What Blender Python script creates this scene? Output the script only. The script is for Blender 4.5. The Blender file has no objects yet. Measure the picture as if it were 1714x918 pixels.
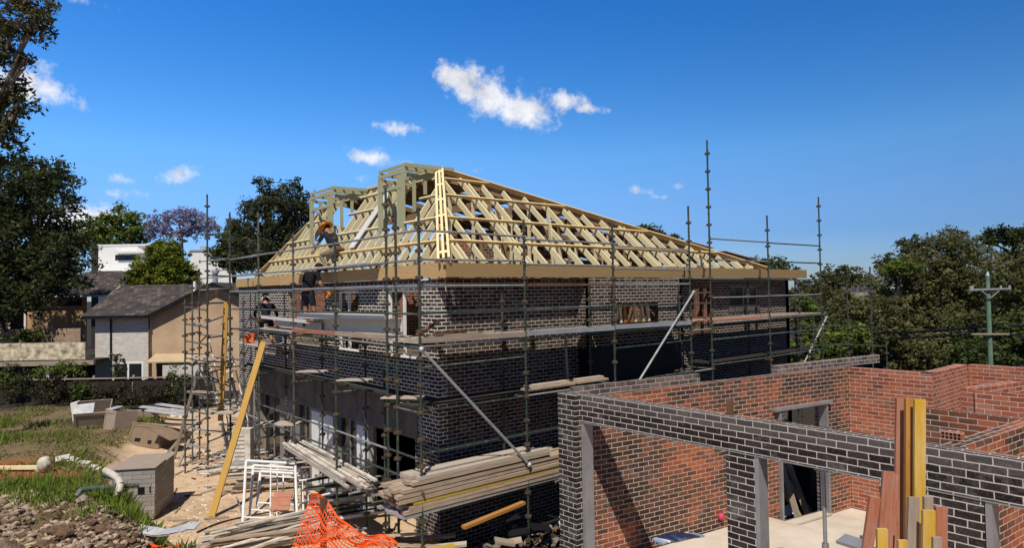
import bpy, bmesh, math, random
import numpy as np
from mathutils import Vector, Matrix
random.seed(7); rng = np.random.default_rng(7)
R = math.radians
C = bpy.context.scene.collection
sc = bpy.context.scene

# ------------------------------------------------------------------ camera frame (site axes: x along right face, y along left face)
FPX, CX, CY = 1101.0, 857.0, 459.0
PITCH, ROLL = R(1.61), 0.0157
EYE = Vector((-7.9995, -12.1098, 5.7))
ax_v = np.array([0.7664, 0.6423, 0.0]); ax_u = np.array([-0.6423, 0.7664, 0.0])
def tosite(w):
    return Vector((float(np.dot(w, ax_v)), float(np.dot(w, ax_u)), float(w[2])))
_f = np.array([0, math.cos(PITCH), math.sin(PITCH)]); _u = np.array([0, -math.sin(PITCH), math.cos(PITCH)]); _r = np.array([1.0, 0, 0])
CR = tosite(math.cos(ROLL)*_r - math.sin(ROLL)*_u); CU = tosite(math.sin(ROLL)*_r + math.cos(ROLL)*_u); CF = tosite(_f)
FWD = Vector((ax_v[1], ax_u[1], 0)); RGT = Vector((ax_v[0], ax_u[0], 0))      # level forward / right
YAW = math.atan2(RGT.y, RGT.x)
def ray(x, y): return CR*((x-CX)/FPX) - CU*((y-CY)/FPX) + CF
def at(x, y, D):                                                            # a point seen in that direction at level distance D
    d = ray(x, y); return EYE + d*(D/d.dot(FWD))
def at_z(x, y, z):
    d = ray(x, y); return EYE + d*((z-EYE.z)/d.z)
def lvl(Xc, Yc, z=0.0): return Vector((EYE.x, EYE.y, 0)) + RGT*Xc + FWD*Yc + Vector((0, 0, z))

# ------------------------------------------------------------------ mesh builder
class MB:
    def __init__(s): s.v = []; s.f = []; s.m = []; s.uv = []
    def face(s, pts, m=0, uv=None):
        i = len(s.v); s.v += [tuple(p) for p in pts]; s.f.append(tuple(range(i, i+len(pts)))); s.m.append(m)
        if uv is None:
            P = [Vector(p) for p in pts]; n = (P[1]-P[0]).cross(P[2]-P[0])
            if n.length > 0: n.normalize()
            if abs(n.z) > 0.75: uv = [(p.x, p.y) for p in P]
            else:
                t = Vector((-n.y, n.x, 0)); t.normalize()
                if abs(t.x) > abs(t.y): t = t if t.x > 0 else -t
                else: t = t if t.y > 0 else -t
                uv = [(p.dot(t), p.z) for p in P]
        s.uv.append(uv)
    def box(s, a, b, m=0):
        x0, x1 = sorted((a[0], b[0])); y0, y1 = sorted((a[1], b[1])); z0, z1 = sorted((a[2], b[2]))
        s.hexa([(x0,y0,z0),(x1,y0,z0),(x1,y1,z0),(x0,y1,z0),(x0,y0,z1),(x1,y0,z1),(x1,y1,z1),(x0,y1,z1)], m)
    def hexa(s, c, m=0):
        for q in ((3,2,1,0),(4,5,6,7),(0,1,5,4),(1,2,6,5),(2,3,7,6),(3,0,4,7)): s.face([c[k] for k in q], m)
    def beam(s, p, q, w, h, up=(0,0,1), m=0, endm=None):
        p = Vector(p); q = Vector(q); d = q-p; L = d.length; d.normalize(); up = Vector(up)
        if abs(d.dot(up)) > 0.98: up = Vector((1,0,0)) if abs(d.x) < .9 else Vector((0,1,0))
        sd = d.cross(up).normalized(); u2 = sd.cross(d)
        o = random.random()*50; a = sd*(w/2); b = u2*(h/2)
        c0 = [p-a-b, p+a-b, p+a+b, p-a+b]; c1 = [x+d*L for x in c0]
        per = [0, w, w+h, 2*w+h, 2*(w+h)]
        for k in range(4):
            k2 = (k+1) % 4
            s.face([c0[k], c1[k], c1[k2], c0[k2]][::-1], m, [(o, o+per[k]), (o+L, o+per[k]), (o+L, o+per[k+1]), (o, o+per[k+1])][::-1])
        e = m if endm is None else endm
        s.face(c0[::-1][::-1], e, [(o,0),(o+.02,0),(o+.02,h),(o,h)]); s.face(c1[::-1], e, [(o,0),(o+.02,0),(o+.02,h),(o,h)])
    def tube(s, p, q, r, n=8, m=0, r2=None):
        p = Vector(p); q = Vector(q); d = q-p; L = d.length
        if L < 1e-6: return
        d.normalize(); r2 = r if r2 is None else r2
        t = Vector((0,0,1)) if abs(d.z) < .9 else Vector((1,0,0))
        a = d.cross(t).normalized(); b = d.cross(a); o = random.random()*50
        A = [p + (a*math.cos(2*math.pi*k/n) + b*math.sin(2*math.pi*k/n))*r for k in range(n)]
        B = [q + (a*math.cos(2*math.pi*k/n) + b*math.sin(2*math.pi*k/n))*r2 for k in range(n)]
        for k in range(n):
            k2 = (k+1) % n; w = 2*math.pi*r/n
            s.face([A[k], A[k2], B[k2], B[k]], m, [(o, o+w*k), (o, o+w*k+w), (o+L, o+w*k+w), (o+L, o+w*k)])
        s.face(A[::-1], m); s.face(B, m)
    def path(s, pts, r, n=8, m=0):
        for i in range(len(pts)-1): s.tube(pts[i], pts[i+1], r, n, m)
    def ball(s, c, r, m=0, seg=10, rings=6, sc3=(1,1,1)):
        c = Vector(c); P = []
        for i in range(rings+1):
            th = math.pi*i/rings
            P.append([c + Vector((r*sc3[0]*math.sin(th)*math.cos(2*math.pi*k/seg), r*sc3[1]*math.sin(th)*math.sin(2*math.pi*k/seg), r*sc3[2]*math.cos(th))) for k in range(seg)])
        for i in range(rings):
            for k in range(seg):
                k2 = (k+1) % seg
                if i == 0: s.face([P[0][0], P[1][k], P[1][k2]], m)
                elif i == rings-1: s.face([P[i][k], P[rings][0], P[i][k2]], m)
                else: s.face([P[i][k], P[i+1][k], P[i+1][k2], P[i][k2]], m)

def weld_mesh(name, mb, org):
    me = bpy.data.meshes.new(name)
    me.from_pydata([(a[0]-org[0], a[1]-org[1], a[2]-org[2]) for a in mb.v], [], mb.f)
    ul = me.uv_layers.new(name='UVMap'); flat = [c for f in mb.uv for p in f for c in p]
    ul.data.foreach_set('uv', flat)
    me.polygons.foreach_set('material_index', mb.m)
    return me
def finish(me, smooth):
    if smooth:
        bm = bmesh.new(); bm.from_mesh(me); bmesh.ops.remove_doubles(bm, verts=bm.verts, dist=1e-4); bm.to_mesh(me); bm.free()
        me.polygons.foreach_set('use_smooth', [True]*len(me.polygons)); me.set_sharp_from_angle(angle=R(38))
def tag(o, label=None, cat=None, group=None, kind=None):
    if label: o['label'] = label
    if cat: o['category'] = cat
    if group: o['group'] = group
    if kind: o['kind'] = kind
    return o
def thing(name, label, cat, loc=(0,0,0), rz=0.0, group=None):
    o = bpy.data.objects.new(name, None); o.empty_display_size = .2; C.objects.link(o)
    o.location = loc; o.rotation_euler = (0, 0, rz); return tag(o, label, cat, group)
def part(name, mb, mats, parent, smooth=False, label=None):
    """a part in its parent's own frame (grandchildren: same frame as the thing)"""
    me = weld_mesh(name, mb, (0,0,0)); finish(me, smooth)
    for m in (mats if isinstance(mats, (list, tuple)) else [mats]): me.materials.append(m)
    o = bpy.data.objects.new(name, me); C.objects.link(o); o.parent = parent
    if label: o['label'] = label
    return o
def solo(name, mb, mats, label, cat, group=None, kind=None, smooth=False):
    """a thing that is one mesh; its origin goes to the middle of its base"""
    A = np.array(mb.v); org = ((A[:,0].min()+A[:,0].max())/2, (A[:,1].min()+A[:,1].max())/2, A[:,2].min())
    me = weld_mesh(name, mb, org); finish(me, smooth)
    for m in (mats if isinstance(mats, (list, tuple)) else [mats]): me.materials.append(m)
    o = bpy.data.objects.new(name, me); C.objects.link(o); o.location = org
    return tag(o, label, cat, group, kind)
def quads_mesh(name, V, mats, mi=None):
    """V: (n,4,3) quads as one mesh"""
    n = len(V); me = bpy.data.meshes.new(name)
    me.vertices.add(4*n); me.loops.add(4*n); me.polygons.add(n)
    me.vertices.foreach_set('co', np.ascontiguousarray(V, dtype=np.float32).ravel())
    me.loops.foreach_set('vertex_index', np.arange(4*n, dtype=np.int32))
    me.polygons.foreach_set('loop_start', np.arange(0, 4*n, 4, dtype=np.int32))
    if mi is not None: me.polygons.foreach_set('material_index', np.ascontiguousarray(mi, dtype=np.int32))
    me.update(calc_edges=True)
    for m in mats: me.materials.append(m)
    return me
def copy_tree(o, parent=None):
    c = o.copy(); C.objects.link(c); c.parent = parent
    for ch in list(o.children): copy_tree(ch, c)
    return c

# ------------------------------------------------------------------ materials
class NT:
    def __init__(s, name):
        s.mat = bpy.data.materials.new(name); s.mat.use_nodes = True; s.t = s.mat.node_tree
        s.b = s.t.nodes['Principled BSDF']; s.out = s.t.nodes['Material Output']
    def n(s, typ, **kw):
        d = s.t.nodes.new(typ)
        for k, v in kw.items(): setattr(d, k, v)
        return d
    def l(s, a, b): s.t.links.new(a, b)
    def uv(s): return s.n('ShaderNodeTexCoord').outputs['UV']
    def objc(s): return s.n('ShaderNodeTexCoord').outputs['Object']
    def mapping(s, v, scale=(1,1,1), loc=(0,0,0)):
        d = s.n('ShaderNodeMapping'); d.inputs['Scale'].default_value = scale; d.inputs['Location'].default_value = loc; s.l(v, d.inputs['Vector']); return d.outputs[0]
    def noise(s, v, scale, detail=4, rough=.55):
        d = s.n('ShaderNodeTexNoise'); d.inputs['Scale'].default_value = scale; d.inputs['Detail'].default_value = detail; d.inputs['Roughness'].default_value = rough
        if v is not None: s.l(v, d.inputs['Vector'])
        return d.outputs['Fac']
    def ramp(s, f, stops):
        d = s.n('ShaderNodeValToRGB'); e = d.color_ramp.elements
        while len(e) < len(stops): e.new(.5)
        for i, (p, c) in enumerate(stops): e[i].position = p; e[i].color = (*c, 1) if len(c) == 3 else c
        s.l(f, d.inputs[0]); return d.outputs[0]
    def val(s, f, a, b, lo, hi):
        d = s.n('ShaderNodeMapRange'); d.inputs[1].default_value = a; d.inputs[2].default_value = b; d.inputs[3].default_value = lo; d.inputs[4].default_value = hi
        s.l(f, d.inputs[0]); return d.outputs[0]
    def mix(s, f, a, b, typ='MIX'):
        d = s.n('ShaderNodeMix', data_type='RGBA', blend_type=typ)
        if isinstance(f, (int, float)): d.inputs[0].default_value = f
        else: s.l(f, d.inputs[0])
        for k, x in ((6, a), (7, b)):
            if isinstance(x, tuple): d.inputs[k].default_value = (*x, 1)
            else: s.l(x, d.inputs[k])
        return d.outputs[2]
    def math(s, op, a, b=None):
        d = s.n('ShaderNodeMath', operation=op)
        for k, x in ((0, a), (1, b)):
            if x is None: continue
            if isinstance(x, (int, float)): d.inputs[k].default_value = x
            else: s.l(x, d.inputs[k])
        return d.outputs[0]
    def rand(s): return s.n('ShaderNodeObjectInfo').outputs['Random']
    def col(s, c):
        if isinstance(c, tuple): s.b.inputs['Base Color'].default_value = (*c, 1)
        else: s.l(c, s.b.inputs['Base Color'])
        return s
    def rough(s, r):
        if isinstance(r, (int, float)): s.b.inputs['Roughness'].default_value = r
        else: s.l(r, s.b.inputs['Roughness'])
        return s
    def bump(s, h, st=.3, dist=.01):
        d = s.n('ShaderNodeBump'); d.inputs['Strength'].default_value = st; d.inputs['Distance'].default_value = dist
        s.l(h, d.inputs['Height']); s.l(d.outputs[0], s.b.inputs['Normal']); return s

def brick(name, stops, mortar, bias=.0, bias_scale=.7, smear=.25, smear_col=(.42,.40,.38), w=.24, h=.086, mort=.0065):
    M = NT(name); uv = M.uv()
    wob = M.n('ShaderNodeTexNoise'); wob.inputs['Scale'].default_value = 9; M.l(uv, wob.inputs['Vector'])
    off = M.n('ShaderNodeVectorMath', operation='MULTIPLY_ADD'); M.l(wob.outputs['Color'], off.inputs[0]); off.inputs[1].default_value = (.016,.011,0); M.l(uv, off.inputs[2])
    b = M.n('ShaderNodeTexBrick'); b.offset = .5
    b.inputs['Color1'].default_value = (0,0,0,1); b.inputs['Color2'].default_value = (1,1,1,1); b.inputs['Mortar'].default_value = (.5,.5,.5,1)
    b.inputs['Scale'].default_value = 1; b.inputs['Brick Width'].default_value = w; b.inputs['Row Height'].default_value = h; b.inputs['Mortar Size'].default_value = mort; b.inputs['Mortar Smooth'].default_value = .15
    M.l(off.outputs[0], b.inputs['Vector'])
    nb = M.noise(uv, bias_scale, 3)
    t = M.math('ADD', M.math('MULTIPLY', b.outputs['Color'], 1-bias), M.math('MULTIPLY', M.val(nb, .40, .60, 0, 1), bias))
    c = M.ramp(t, stops)
    c = M.mix(M.val(M.noise(uv, 34, 3), .3, .75, 0, .55), c, (.0, .0, .0), 'MULTIPLY') if False else M.mix(M.val(M.noise(uv, 40, 3), .5, .8, 0, .16), c, smear_col)
    sm = M.math('MULTIPLY', M.val(M.noise(uv, 2.3, 8, .75), .52, .70, 0, 1), smear)
    mc = M.mix(M.val(M.noise(uv, 5, 5), .3, .7, 0, 1), mortar, tuple(x*.62 for x in mortar))
    c = M.mix(b.outputs['Fac'], c, mc)
    c = M.mix(sm, c, smear_col)
    c = M.mix(M.val(M.noise(uv, .55, 4, .6), .35, .7, 0, .22), c, (.35,.32,.30), 'MULTIPLY')
    M.col(c).rough(.9); M.b.inputs['Specular IOR Level'].default_value = .1
    hgt = M.math('ADD', M.math('MULTIPLY', M.math('SUBTRACT', 1, b.outputs['Fac']), 1), M.math('MULTIPLY', M.noise(uv, 60, 3), .35))
    M.bump(hgt, .55, .008); return M.mat
def timber(name, a, b_, dark, knots=.35, rough=.7, dirt=.0, dirt_col=(.12,.09,.07)):
    M = NT(name); uv = M.uv()
    g = M.noise(M.mapping(uv, (1.3, 34, 1)), 1.6, 5)
    c = M.mix(M.val(g, .3, .7, 0, 1), a, b_)
    c = M.mix(M.val(M.rand(), 0, 1, 0, .35), c, dark)
    k = M.noise(M.mapping(uv, (2.2, 11, 1)), 2.5, 2)
    c = M.mix(M.math('MULTIPLY', M.val(k, .66, .74, 0, 1), knots), c, tuple(x*.35 for x in dark))
    if dirt: c = M.mix(M.math('MULTIPLY', M.val(M.noise(M.mapping(uv, (2.6, 14, 1)), 1.0, 6, .75), .42, .66, 0, 1), dirt), c, dirt_col)
    M.col(c).rough(rough).bump(g, .25, .003); M.b.inputs['Specular IOR Level'].default_value = .2; return M.mat
def plain(name, c, rough=.6, var=.25, scale=6, metal=0.0, c2=None, bump=.15, spec=None, obj=True, rand=0.0):
    M = NT(name); v = M.objc() if obj else M.uv()
    n = M.noise(v, scale, 6, .6); c2 = c2 or tuple(x*(1-var) for x in c)
    cc = M.mix(M.val(n, .35, .68, 0, 1), c, c2)
    if rand: cc = M.mix(M.math('MULTIPLY', M.rand(), rand), cc, c2)
    M.col(cc).rough(rough); M.b.inputs['Metallic'].default_value = metal; M.b.inputs['Specular IOR Level'].default_value = .2 if spec is None else spec
    if bump: M.bump(M.noise(v, scale*7, 4), bump, .006)
    return M.mat
def rusty(name, c, c2, metal=.2, amount=.5, scale=5, spots=(.16,.07,.035)):
    M = NT(name); v = M.objc()
    cc = M.mix(M.val(M.noise(v, scale, 5, .65), .4, .6, 0, 1), c, c2)
    cc = M.mix(M.math('MULTIPLY', M.val(M.noise(v, scale*2.3, 5, .7), .55, .64, 0, 1), amount), cc, spots)
    cc = M.mix(M.math('MULTIPLY', M.val(M.noise(v, scale*3.1, 4, .7), .6, .66, 0, 1), .5), cc, (.42,.40,.36))
    M.col(cc).rough(.5); M.b.inputs['Metallic'].default_value = metal; return M.mat
def leafmat(name, c, c2, tr=.35):
    M = NT(name); v = M.objc()
    cc = M.mix(M.val(M.noise(v, .9, 4, .6), .35, .65, 0, 1), c, c2)
    M.col(cc).rough(.55); M.b.inputs['Specular IOR Level'].default_value = .15
    t = M.n('ShaderNodeBsdfTranslucent'); M.l(cc, t.inputs[0]); mx = M.n('ShaderNodeMixShader'); mx.inputs[0].default_value = tr
    M.l(M.b.outputs[0], mx.inputs[1]); M.l(t.outputs[0], mx.inputs[2]); M.l(mx.outputs[0], M.out.inputs[0]); return M.mat

DARKB = [(0,(.022,.015,.012)),(.35,(.038,.026,.021)),(.7,(.060,.043,.036)),(1,(.100,.078,.066))]
m_dark = brick('dark_brick', DARKB, (.72,.645,.55), smear=.2)
m_capb = brick('grey_cap_brick', [(0,(.060,.052,.050)),(.5,(.080,.070,.067)),(1,(.105,.092,.088))], (.70,.65,.585), smear=.2)
m_pale_dark = brick('dusty_dark_brick', DARKB, (.88,.82,.74), smear=.3, mort=.0125, smear_col=(.66,.61,.55))
m_outer = brick('smeared_brick', [(0,(.05,.038,.034)),(.5,(.12,.085,.072)),(1,(.22,.15,.125))], (.60,.56,.53), smear=.6, smear_col=(.46,.42,.39))
m_garage_dark = brick('black_brick', [(0,(.017,.013,.012)),(.5,(.029,.023,.021)),(1,(.050,.041,.038))], (.70,.65,.585), smear=.32)
m_common = brick('common_brick', [(0,(.045,.028,.022)),(.28,(.085,.044,.030)),(.48,(.15,.068,.040)),(.7,(.28,.082,.040)),(1,(.48,.145,.062))], (.64,.56,.48), bias=.52, bias_scale=.6, smear=.45, smear_col=(.26,.20,.175))
m_red = brick('red_brick', [(0,(.12,.048,.030)),(.18,(.24,.072,.040)),(.5,(.38,.110,.056)),(.85,(.47,.155,.080)),(1,(.30,.15,.09))], (.68,.61,.54), bias=.3, smear=.5, smear_col=(.42,.30,.24))
m_white_brick = brick('whitewashed_brick', [(0,(.54,.50,.45)),(1,(.68,.64,.58))], (.44,.40,.36), smear=.3)
m_low_brick = brick('tan_brick', [(0,(.28,.19,.12)),(1,(.40,.28,.19))], (.40,.34,.28), smear=.1)
m_pack = brick('grey_pack', [(0,(.26,.24,.22)),(.5,(.32,.295,.275)),(1,(.38,.35,.33))], (.16,.145,.13), smear=.3, w=.46, h=.115, mort=.006)
m_pine = timber('pine', (.76,.57,.30), (.66,.47,.21), (.55,.36,.16), .2)
m_hip = timber('pale_pine', (.82,.68,.41), (.74,.59,.32), (.68,.52,.27), .15)
m_treated = timber('treated_pine', (.74,.65,.42), (.64,.55,.33), (.50,.46,.29), .3)
m_dormer = timber('shaded_treated_pine', (.42,.41,.26), (.35,.35,.215), (.28,.29,.18), .25)  # treated pine darkened: shade on the dormers put into the colour
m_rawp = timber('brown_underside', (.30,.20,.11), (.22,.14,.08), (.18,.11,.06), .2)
m_fascia_shaded = timber('shaded_fascia_pine', (.34,.235,.115), (.29,.195,.09), (.24,.155,.075), .45)  # same pine for the right face, its dimmer light put into the colour
m_fascia = timber('fascia_pine', (.62,.42,.20), (.50,.32,.145), (.38,.235,.105), .5)
m_old = timber('weathered_timber', (.42,.35,.27), (.30,.24,.18), (.2,.155,.115), .4, dirt=.4)
m_prop = timber('prop_timber', (.50,.31,.08), (.42,.245,.055), (.36,.2,.05), .4)
m_redform = timber('red_form', (.44,.165,.085), (.34,.11,.055), (.26,.09,.045), .2, dirt=.6, dirt_col=(.40,.30,.25))
m_orform = timber('orange_form', (.52,.26,.065), (.40,.18,.042), (.22,.1,.035), .4, dirt=.3, dirt_col=(.16,.085,.04))
m_yelform = timber('yellow_form', (.58,.36,.035), (.50,.29,.025), (.40,.235,.03), .15, dirt=.5, dirt_col=(.60,.50,.30))
m_greyform = timber('grey_form', (.36,.29,.22), (.27,.21,.16), (.2,.155,.12), .3, dirt=.4, dirt_col=(.45,.38,.32))
m_board = timber('scaffold_board', (.52,.45,.37), (.42,.355,.285), (.33,.27,.21), .25, dirt=.25)
m_lumber = timber('stacked_lumber', (.52,.41,.30), (.40,.30,.215), (.28,.20,.135), .4, dirt=.45)
m_yellow = timber('yellow_paint_board', (.62,.43,.05), (.5,.34,.04), (.4,.28,.05), .05, dirt=.3)
m_browntrim = timber('brown_trim', (.18,.09,.05), (.13,.065,.035), (.09,.045,.03), .2)
m_green = rusty('green_steel', (.022,.042,.030), (.045,.062,.048), .15, .35)
m_galv = rusty('galvanised', (.36,.37,.36), (.26,.27,.265), .35, .18, 6)
m_collar = rusty('rust_collar', (.13,.085,.045), (.05,.05,.04), .2, .6, 9)
m_rail = rusty('rail_steel', (.048,.070,.055), (.14,.15,.135), .25, .3, 4)
m_redrail = rusty('rusty_rail', (.20,.085,.05), (.14,.065,.045), .15, .4, 5)
m_steel = plain('primer_steel', (.36,.36,.37), .45, .25, 3, .4)
m_darkcon = plain('concrete_dark', (.20,.17,.14), .9, .35, 2.2, c2=(.11,.09,.072), bump=.5)
m_con = plain('concrete_slab', (.60,.53,.445), .9, .16, .9, c2=(.44,.375,.30), bump=.15)
m_white = plain('white_paint', (.78,.78,.76), .5, .1, 2)
m_whitemetal = plain('white_sheet_metal', (.76,.73,.67), .38, .12, 2, .15)
m_alu = plain('aluminium', (.55,.56,.56), .38, .2, 5, .5)
m_tube = plain('dusty_white_steel', (.74,.69,.61), .55, .3, 4, c2=(.40,.34,.27))
m_black = plain('black_wrap', (.012,.012,.015), .45, .3, 3)
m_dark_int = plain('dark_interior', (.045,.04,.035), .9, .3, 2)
m_glass = plain('dark_glass', (.02,.024,.028), .08, .2, 1, bump=0, spec=.5)
m_tan = plain('tan_render', (.52,.375,.245), .9, .14, .5, c2=(.36,.25,.16))
m_orange_render = plain('ochre_render', (.50,.30,.155), .9, .2, .7)
m_mottle = plain('lichen_render', (.72,.62,.43), .9, .5, 3.2, c2=(.16,.14,.11))
m_tile = None
m_pvc = plain('white_pvc', (.60,.55,.48), .4, .3, 5)
m_greypipe = plain('grey_pipe', (.13,.15,.155), .5, .3, 5)
m_navy = plain('navy_cloth', (.018,.021,.035), .85, .3, 12)
m_blackcloth = plain('black_cloth', (.010,.010,.013), .85, .3, 12)
m_khaki = plain('khaki_cloth', (.21,.165,.12), .9, .3, 8)
m_skin = plain('skin', (.40,.20,.12), .55, .15, 12, bump=.05)
m_hat = plain('orange_hat', (.82,.30,.03), .5, .12, 6, bump=.05)
m_hivis = plain('hi_vis_orange', (.85,.14,.02), .6, .15, 8)
m_hair = plain('dark_hair', (.015,.011,.009), .8, .2, 20)
m_boot = plain('boot_leather', (.30,.15,.06), .8, .2, 9)
m_mesh = plain('orange_mesh', (.80,.085,.010), .55, .15, 6, bump=0)
m_bark = plain('bark', (.13,.10,.075), .95, .45, 4, bump=.5)
m_palebark = plain('pale_bark', (.34,.29,.23), .9, .4, 4)
m_card = plain('cardboard', (.24,.17,.11), .9, .2, 3)
m_plastic_sheet = plain('builders_plastic', (.52,.52,.52), .3, .3, 4)
m_polegreen = plain('copper_treated_pole', (.15,.235,.165), .85, .35, 3)
def mk_tile():
    M = NT('roof_tiles'); uv = M.uv()
    b = M.n('ShaderNodeTexBrick'); b.inputs['Scale'].default_value = 1; b.inputs['Brick Width'].default_value = .30; b.inputs['Row Height'].default_value = .33; b.inputs['Mortar Size'].default_value = .018
    b.inputs['Color1'].default_value = (0,0,0,1); b.inputs['Color2'].default_value = (1,1,1,1); b.inputs['Mortar'].default_value = (0,0,0,1); M.l(uv, b.inputs['Vector'])
    c = M.ramp(b.outputs['Color'], [(0,(.020,.016,.014)),(.6,(.055,.042,.035)),(1,(.15,.115,.095))])
    c = M.mix(M.val(M.noise(uv, .8, 5, .7), .35, .7, 0, .7), c, (.045,.038,.035))
    M.col(c).rough(.85)
    w = M.n('ShaderNodeTexWave', wave_type='BANDS', bands_direction='Y', wave_profile='SAW'); w.inputs['Scale'].default_value = .4775; M.l(uv, w.inputs['Vector'])
    M.bump(M.math('ADD', w.outputs['Fac'], M.math('MULTIPLY', M.math('SUBTRACT', 1, b.outputs['Fac']), .5)), .8, .05); return M.mat
m_tile = mk_tile()

# ------------------------------------------------------------------ sun and sky
SUN = Vector((-1.0, -.93, 2.05)).normalized()
ld = bpy.data.lights.new('sun', 'SUN'); ld.energy = 5.0; ld.angle = R(.5); ld.color = (1, .93, .82)
lo = bpy.data.objects.new('sun', ld); C.objects.link(lo); lo.rotation_euler = SUN.to_track_quat('Z', 'Y').to_euler()
def make_world():
    w = bpy.data.worlds.new('World'); sc.world = w; w.use_nodes = True; t = w.node_tree; t.nodes.clear()
    N = t.nodes.new; L = t.links.new
    out = N('ShaderNodeOutputWorld'); bg = N('ShaderNodeBackground'); bg.inputs[1].default_value = SKY_STRENGTH; L(bg.outputs[0], out.inputs[0])
    sky = N('ShaderNodeTexSky'); sky.sky_type = 'NISHITA'; sky.sun_disc = False
    sky.sun_elevation = math.asin(SUN.z); sky.sun_rotation = math.atan2(SUN.x, SUN.y)
    sky.altitude = 60; sky.air_density = 1.0; sky.dust_density = .25; sky.ozone_density = 3.0
    hs = N('ShaderNodeHueSaturation'); hs.inputs['Saturation'].default_value = 1.42; hs.inputs['Value'].default_value = 1.0; L(sky.outputs[0], hs.inputs['Color'])
    tc = N('ShaderNodeTexCoord'); gen = tc.outputs['Generated']
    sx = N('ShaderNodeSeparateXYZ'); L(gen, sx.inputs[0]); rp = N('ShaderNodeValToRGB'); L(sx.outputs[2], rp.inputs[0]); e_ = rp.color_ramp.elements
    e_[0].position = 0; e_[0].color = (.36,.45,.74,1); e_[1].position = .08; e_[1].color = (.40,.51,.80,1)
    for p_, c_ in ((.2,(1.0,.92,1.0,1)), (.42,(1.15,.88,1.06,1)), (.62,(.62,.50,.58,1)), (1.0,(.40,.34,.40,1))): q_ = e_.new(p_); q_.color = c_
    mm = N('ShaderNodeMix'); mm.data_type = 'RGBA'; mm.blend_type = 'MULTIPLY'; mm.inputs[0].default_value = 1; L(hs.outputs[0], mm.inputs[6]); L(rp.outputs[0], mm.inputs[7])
    dl = N('ShaderNodeVectorMath'); dl.operation = 'DOT_PRODUCT'; L(gen, dl.inputs[0]); dl.inputs[1].default_value = RGT
    ml = N('ShaderNodeMapRange'); ml.inputs[1].default_value = -.6; ml.inputs[2].default_value = .6; ml.inputs[3].default_value = 1.34; ml.inputs[4].default_value = .80; L(dl.outputs['Value'], ml.inputs[0])
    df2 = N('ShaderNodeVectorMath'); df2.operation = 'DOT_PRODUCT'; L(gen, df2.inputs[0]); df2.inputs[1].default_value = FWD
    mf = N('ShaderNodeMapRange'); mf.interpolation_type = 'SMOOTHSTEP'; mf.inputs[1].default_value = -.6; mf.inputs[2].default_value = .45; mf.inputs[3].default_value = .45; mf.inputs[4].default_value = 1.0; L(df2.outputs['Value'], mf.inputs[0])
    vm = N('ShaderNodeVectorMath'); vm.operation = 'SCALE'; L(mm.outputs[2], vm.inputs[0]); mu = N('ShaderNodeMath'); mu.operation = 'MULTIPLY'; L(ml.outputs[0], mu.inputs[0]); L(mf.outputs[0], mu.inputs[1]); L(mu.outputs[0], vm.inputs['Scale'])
    nz = N('ShaderNodeTexNoise'); nz.inputs['Scale'].default_value = 27; nz.inputs['Detail'].default_value = 10; nz.inputs['Roughness'].default_value = .66; L(gen, nz.inputs['Vector'])
    def M(op, a, b=None, c=None):
        d = N('ShaderNodeMath'); d.operation = op
        for k, x in enumerate((a, b, c)):
            if x is None: continue
            if isinstance(x, (int, float)): d.inputs[k].default_value = x
            else: L(x, d.inputs[k])
        return d.outputs[0]
    acc = None
    #   px, py, half width, half height, tilt, strength
    CL = [(760,132,24,19,.3,1.0),(788,146,30,25,.2,1.05),(822,164,36,29,.1,1.1),(866,180,46,25,.1,1.12),(945,172,26,14,0,.85),(975,182,30,7,.05,.7),(672,214,32,11,.12,.8),(622,264,40,13,.12,.85),(610,297,22,9,.1,.5),
          (303,294,30,11,-.05,.85),(215,324,34,8,0,.55),(215,300,46,8,.1,.45),(30,140,54,22,.2,1.0),(60,150,40,8,.4,.5),(150,6,26,7,.25,.55),(140,372,44,20,-.1,1.2),(1075,318,26,7,.05,.6),(1138,311,14,5,0,.45),
          (1512,71,12,6,0,.4),(1100,330,14,4,0,.45),(795,284,16,7,0,.5),(818,272,10,5,0,.4)]
    for (x, y, hw, hh, ti, st) in CL:
        d0 = ray(x, y).normalized(); r = (CR - d0*CR.dot(d0)).normalized(); u = d0.cross(r) * -1
        if u.z < 0: u = -u
        r2 = r*math.cos(ti) - u*math.sin(ti); u2 = r*math.sin(ti) + u*math.cos(ti)
        sw = hw/FPX*1.25; sh = hh/FPX*1.25
        da = N('ShaderNodeVectorMath'); da.operation = 'DOT_PRODUCT'; L(gen, da.inputs[0]); da.inputs[1].default_value = r2/sw
        db = N('ShaderNodeVectorMath'); db.operation = 'DOT_PRODUCT'; L(gen, db.inputs[0]); db.inputs[1].default_value = u2/sh
        df = N('ShaderNodeVectorMath'); df.operation = 'DOT_PRODUCT'; L(gen, df.inputs[0]); df.inputs[1].default_value = d0
        a2 = M('MULTIPLY', da.outputs['Value'], da.outputs['Value']); r2_ = M('MULTIPLY_ADD', db.outputs['Value'], db.outputs['Value'], a2)
        e = M('MULTIPLY', M('MULTIPLY', M('EXPONENT', M('MULTIPLY', r2_, -.8)), st), M('GREATER_THAN', df.outputs['Value'], 0))
        acc = e if acc is None else M('MAXIMUM', acc, e)
    dens = M('MULTIPLY_ADD', M('SUBTRACT', nz.outputs['Fac'], .5), 2.3, M('SUBTRACT', acc, .44))
    dens = M('SUBTRACT', dens, M('MULTIPLY', M('SUBTRACT', 1, M('MINIMUM', M('MULTIPLY', acc, 5), 1)), 2))
    mr = N('ShaderNodeMapRange'); mr.interpolation_type = 'SMOOTHSTEP'; mr.inputs[1].default_value = -.1; mr.inputs[2].default_value = .65; mr.inputs[3].default_value = 0; mr.inputs[4].default_value = .93; L(dens, mr.inputs[0])
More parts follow.
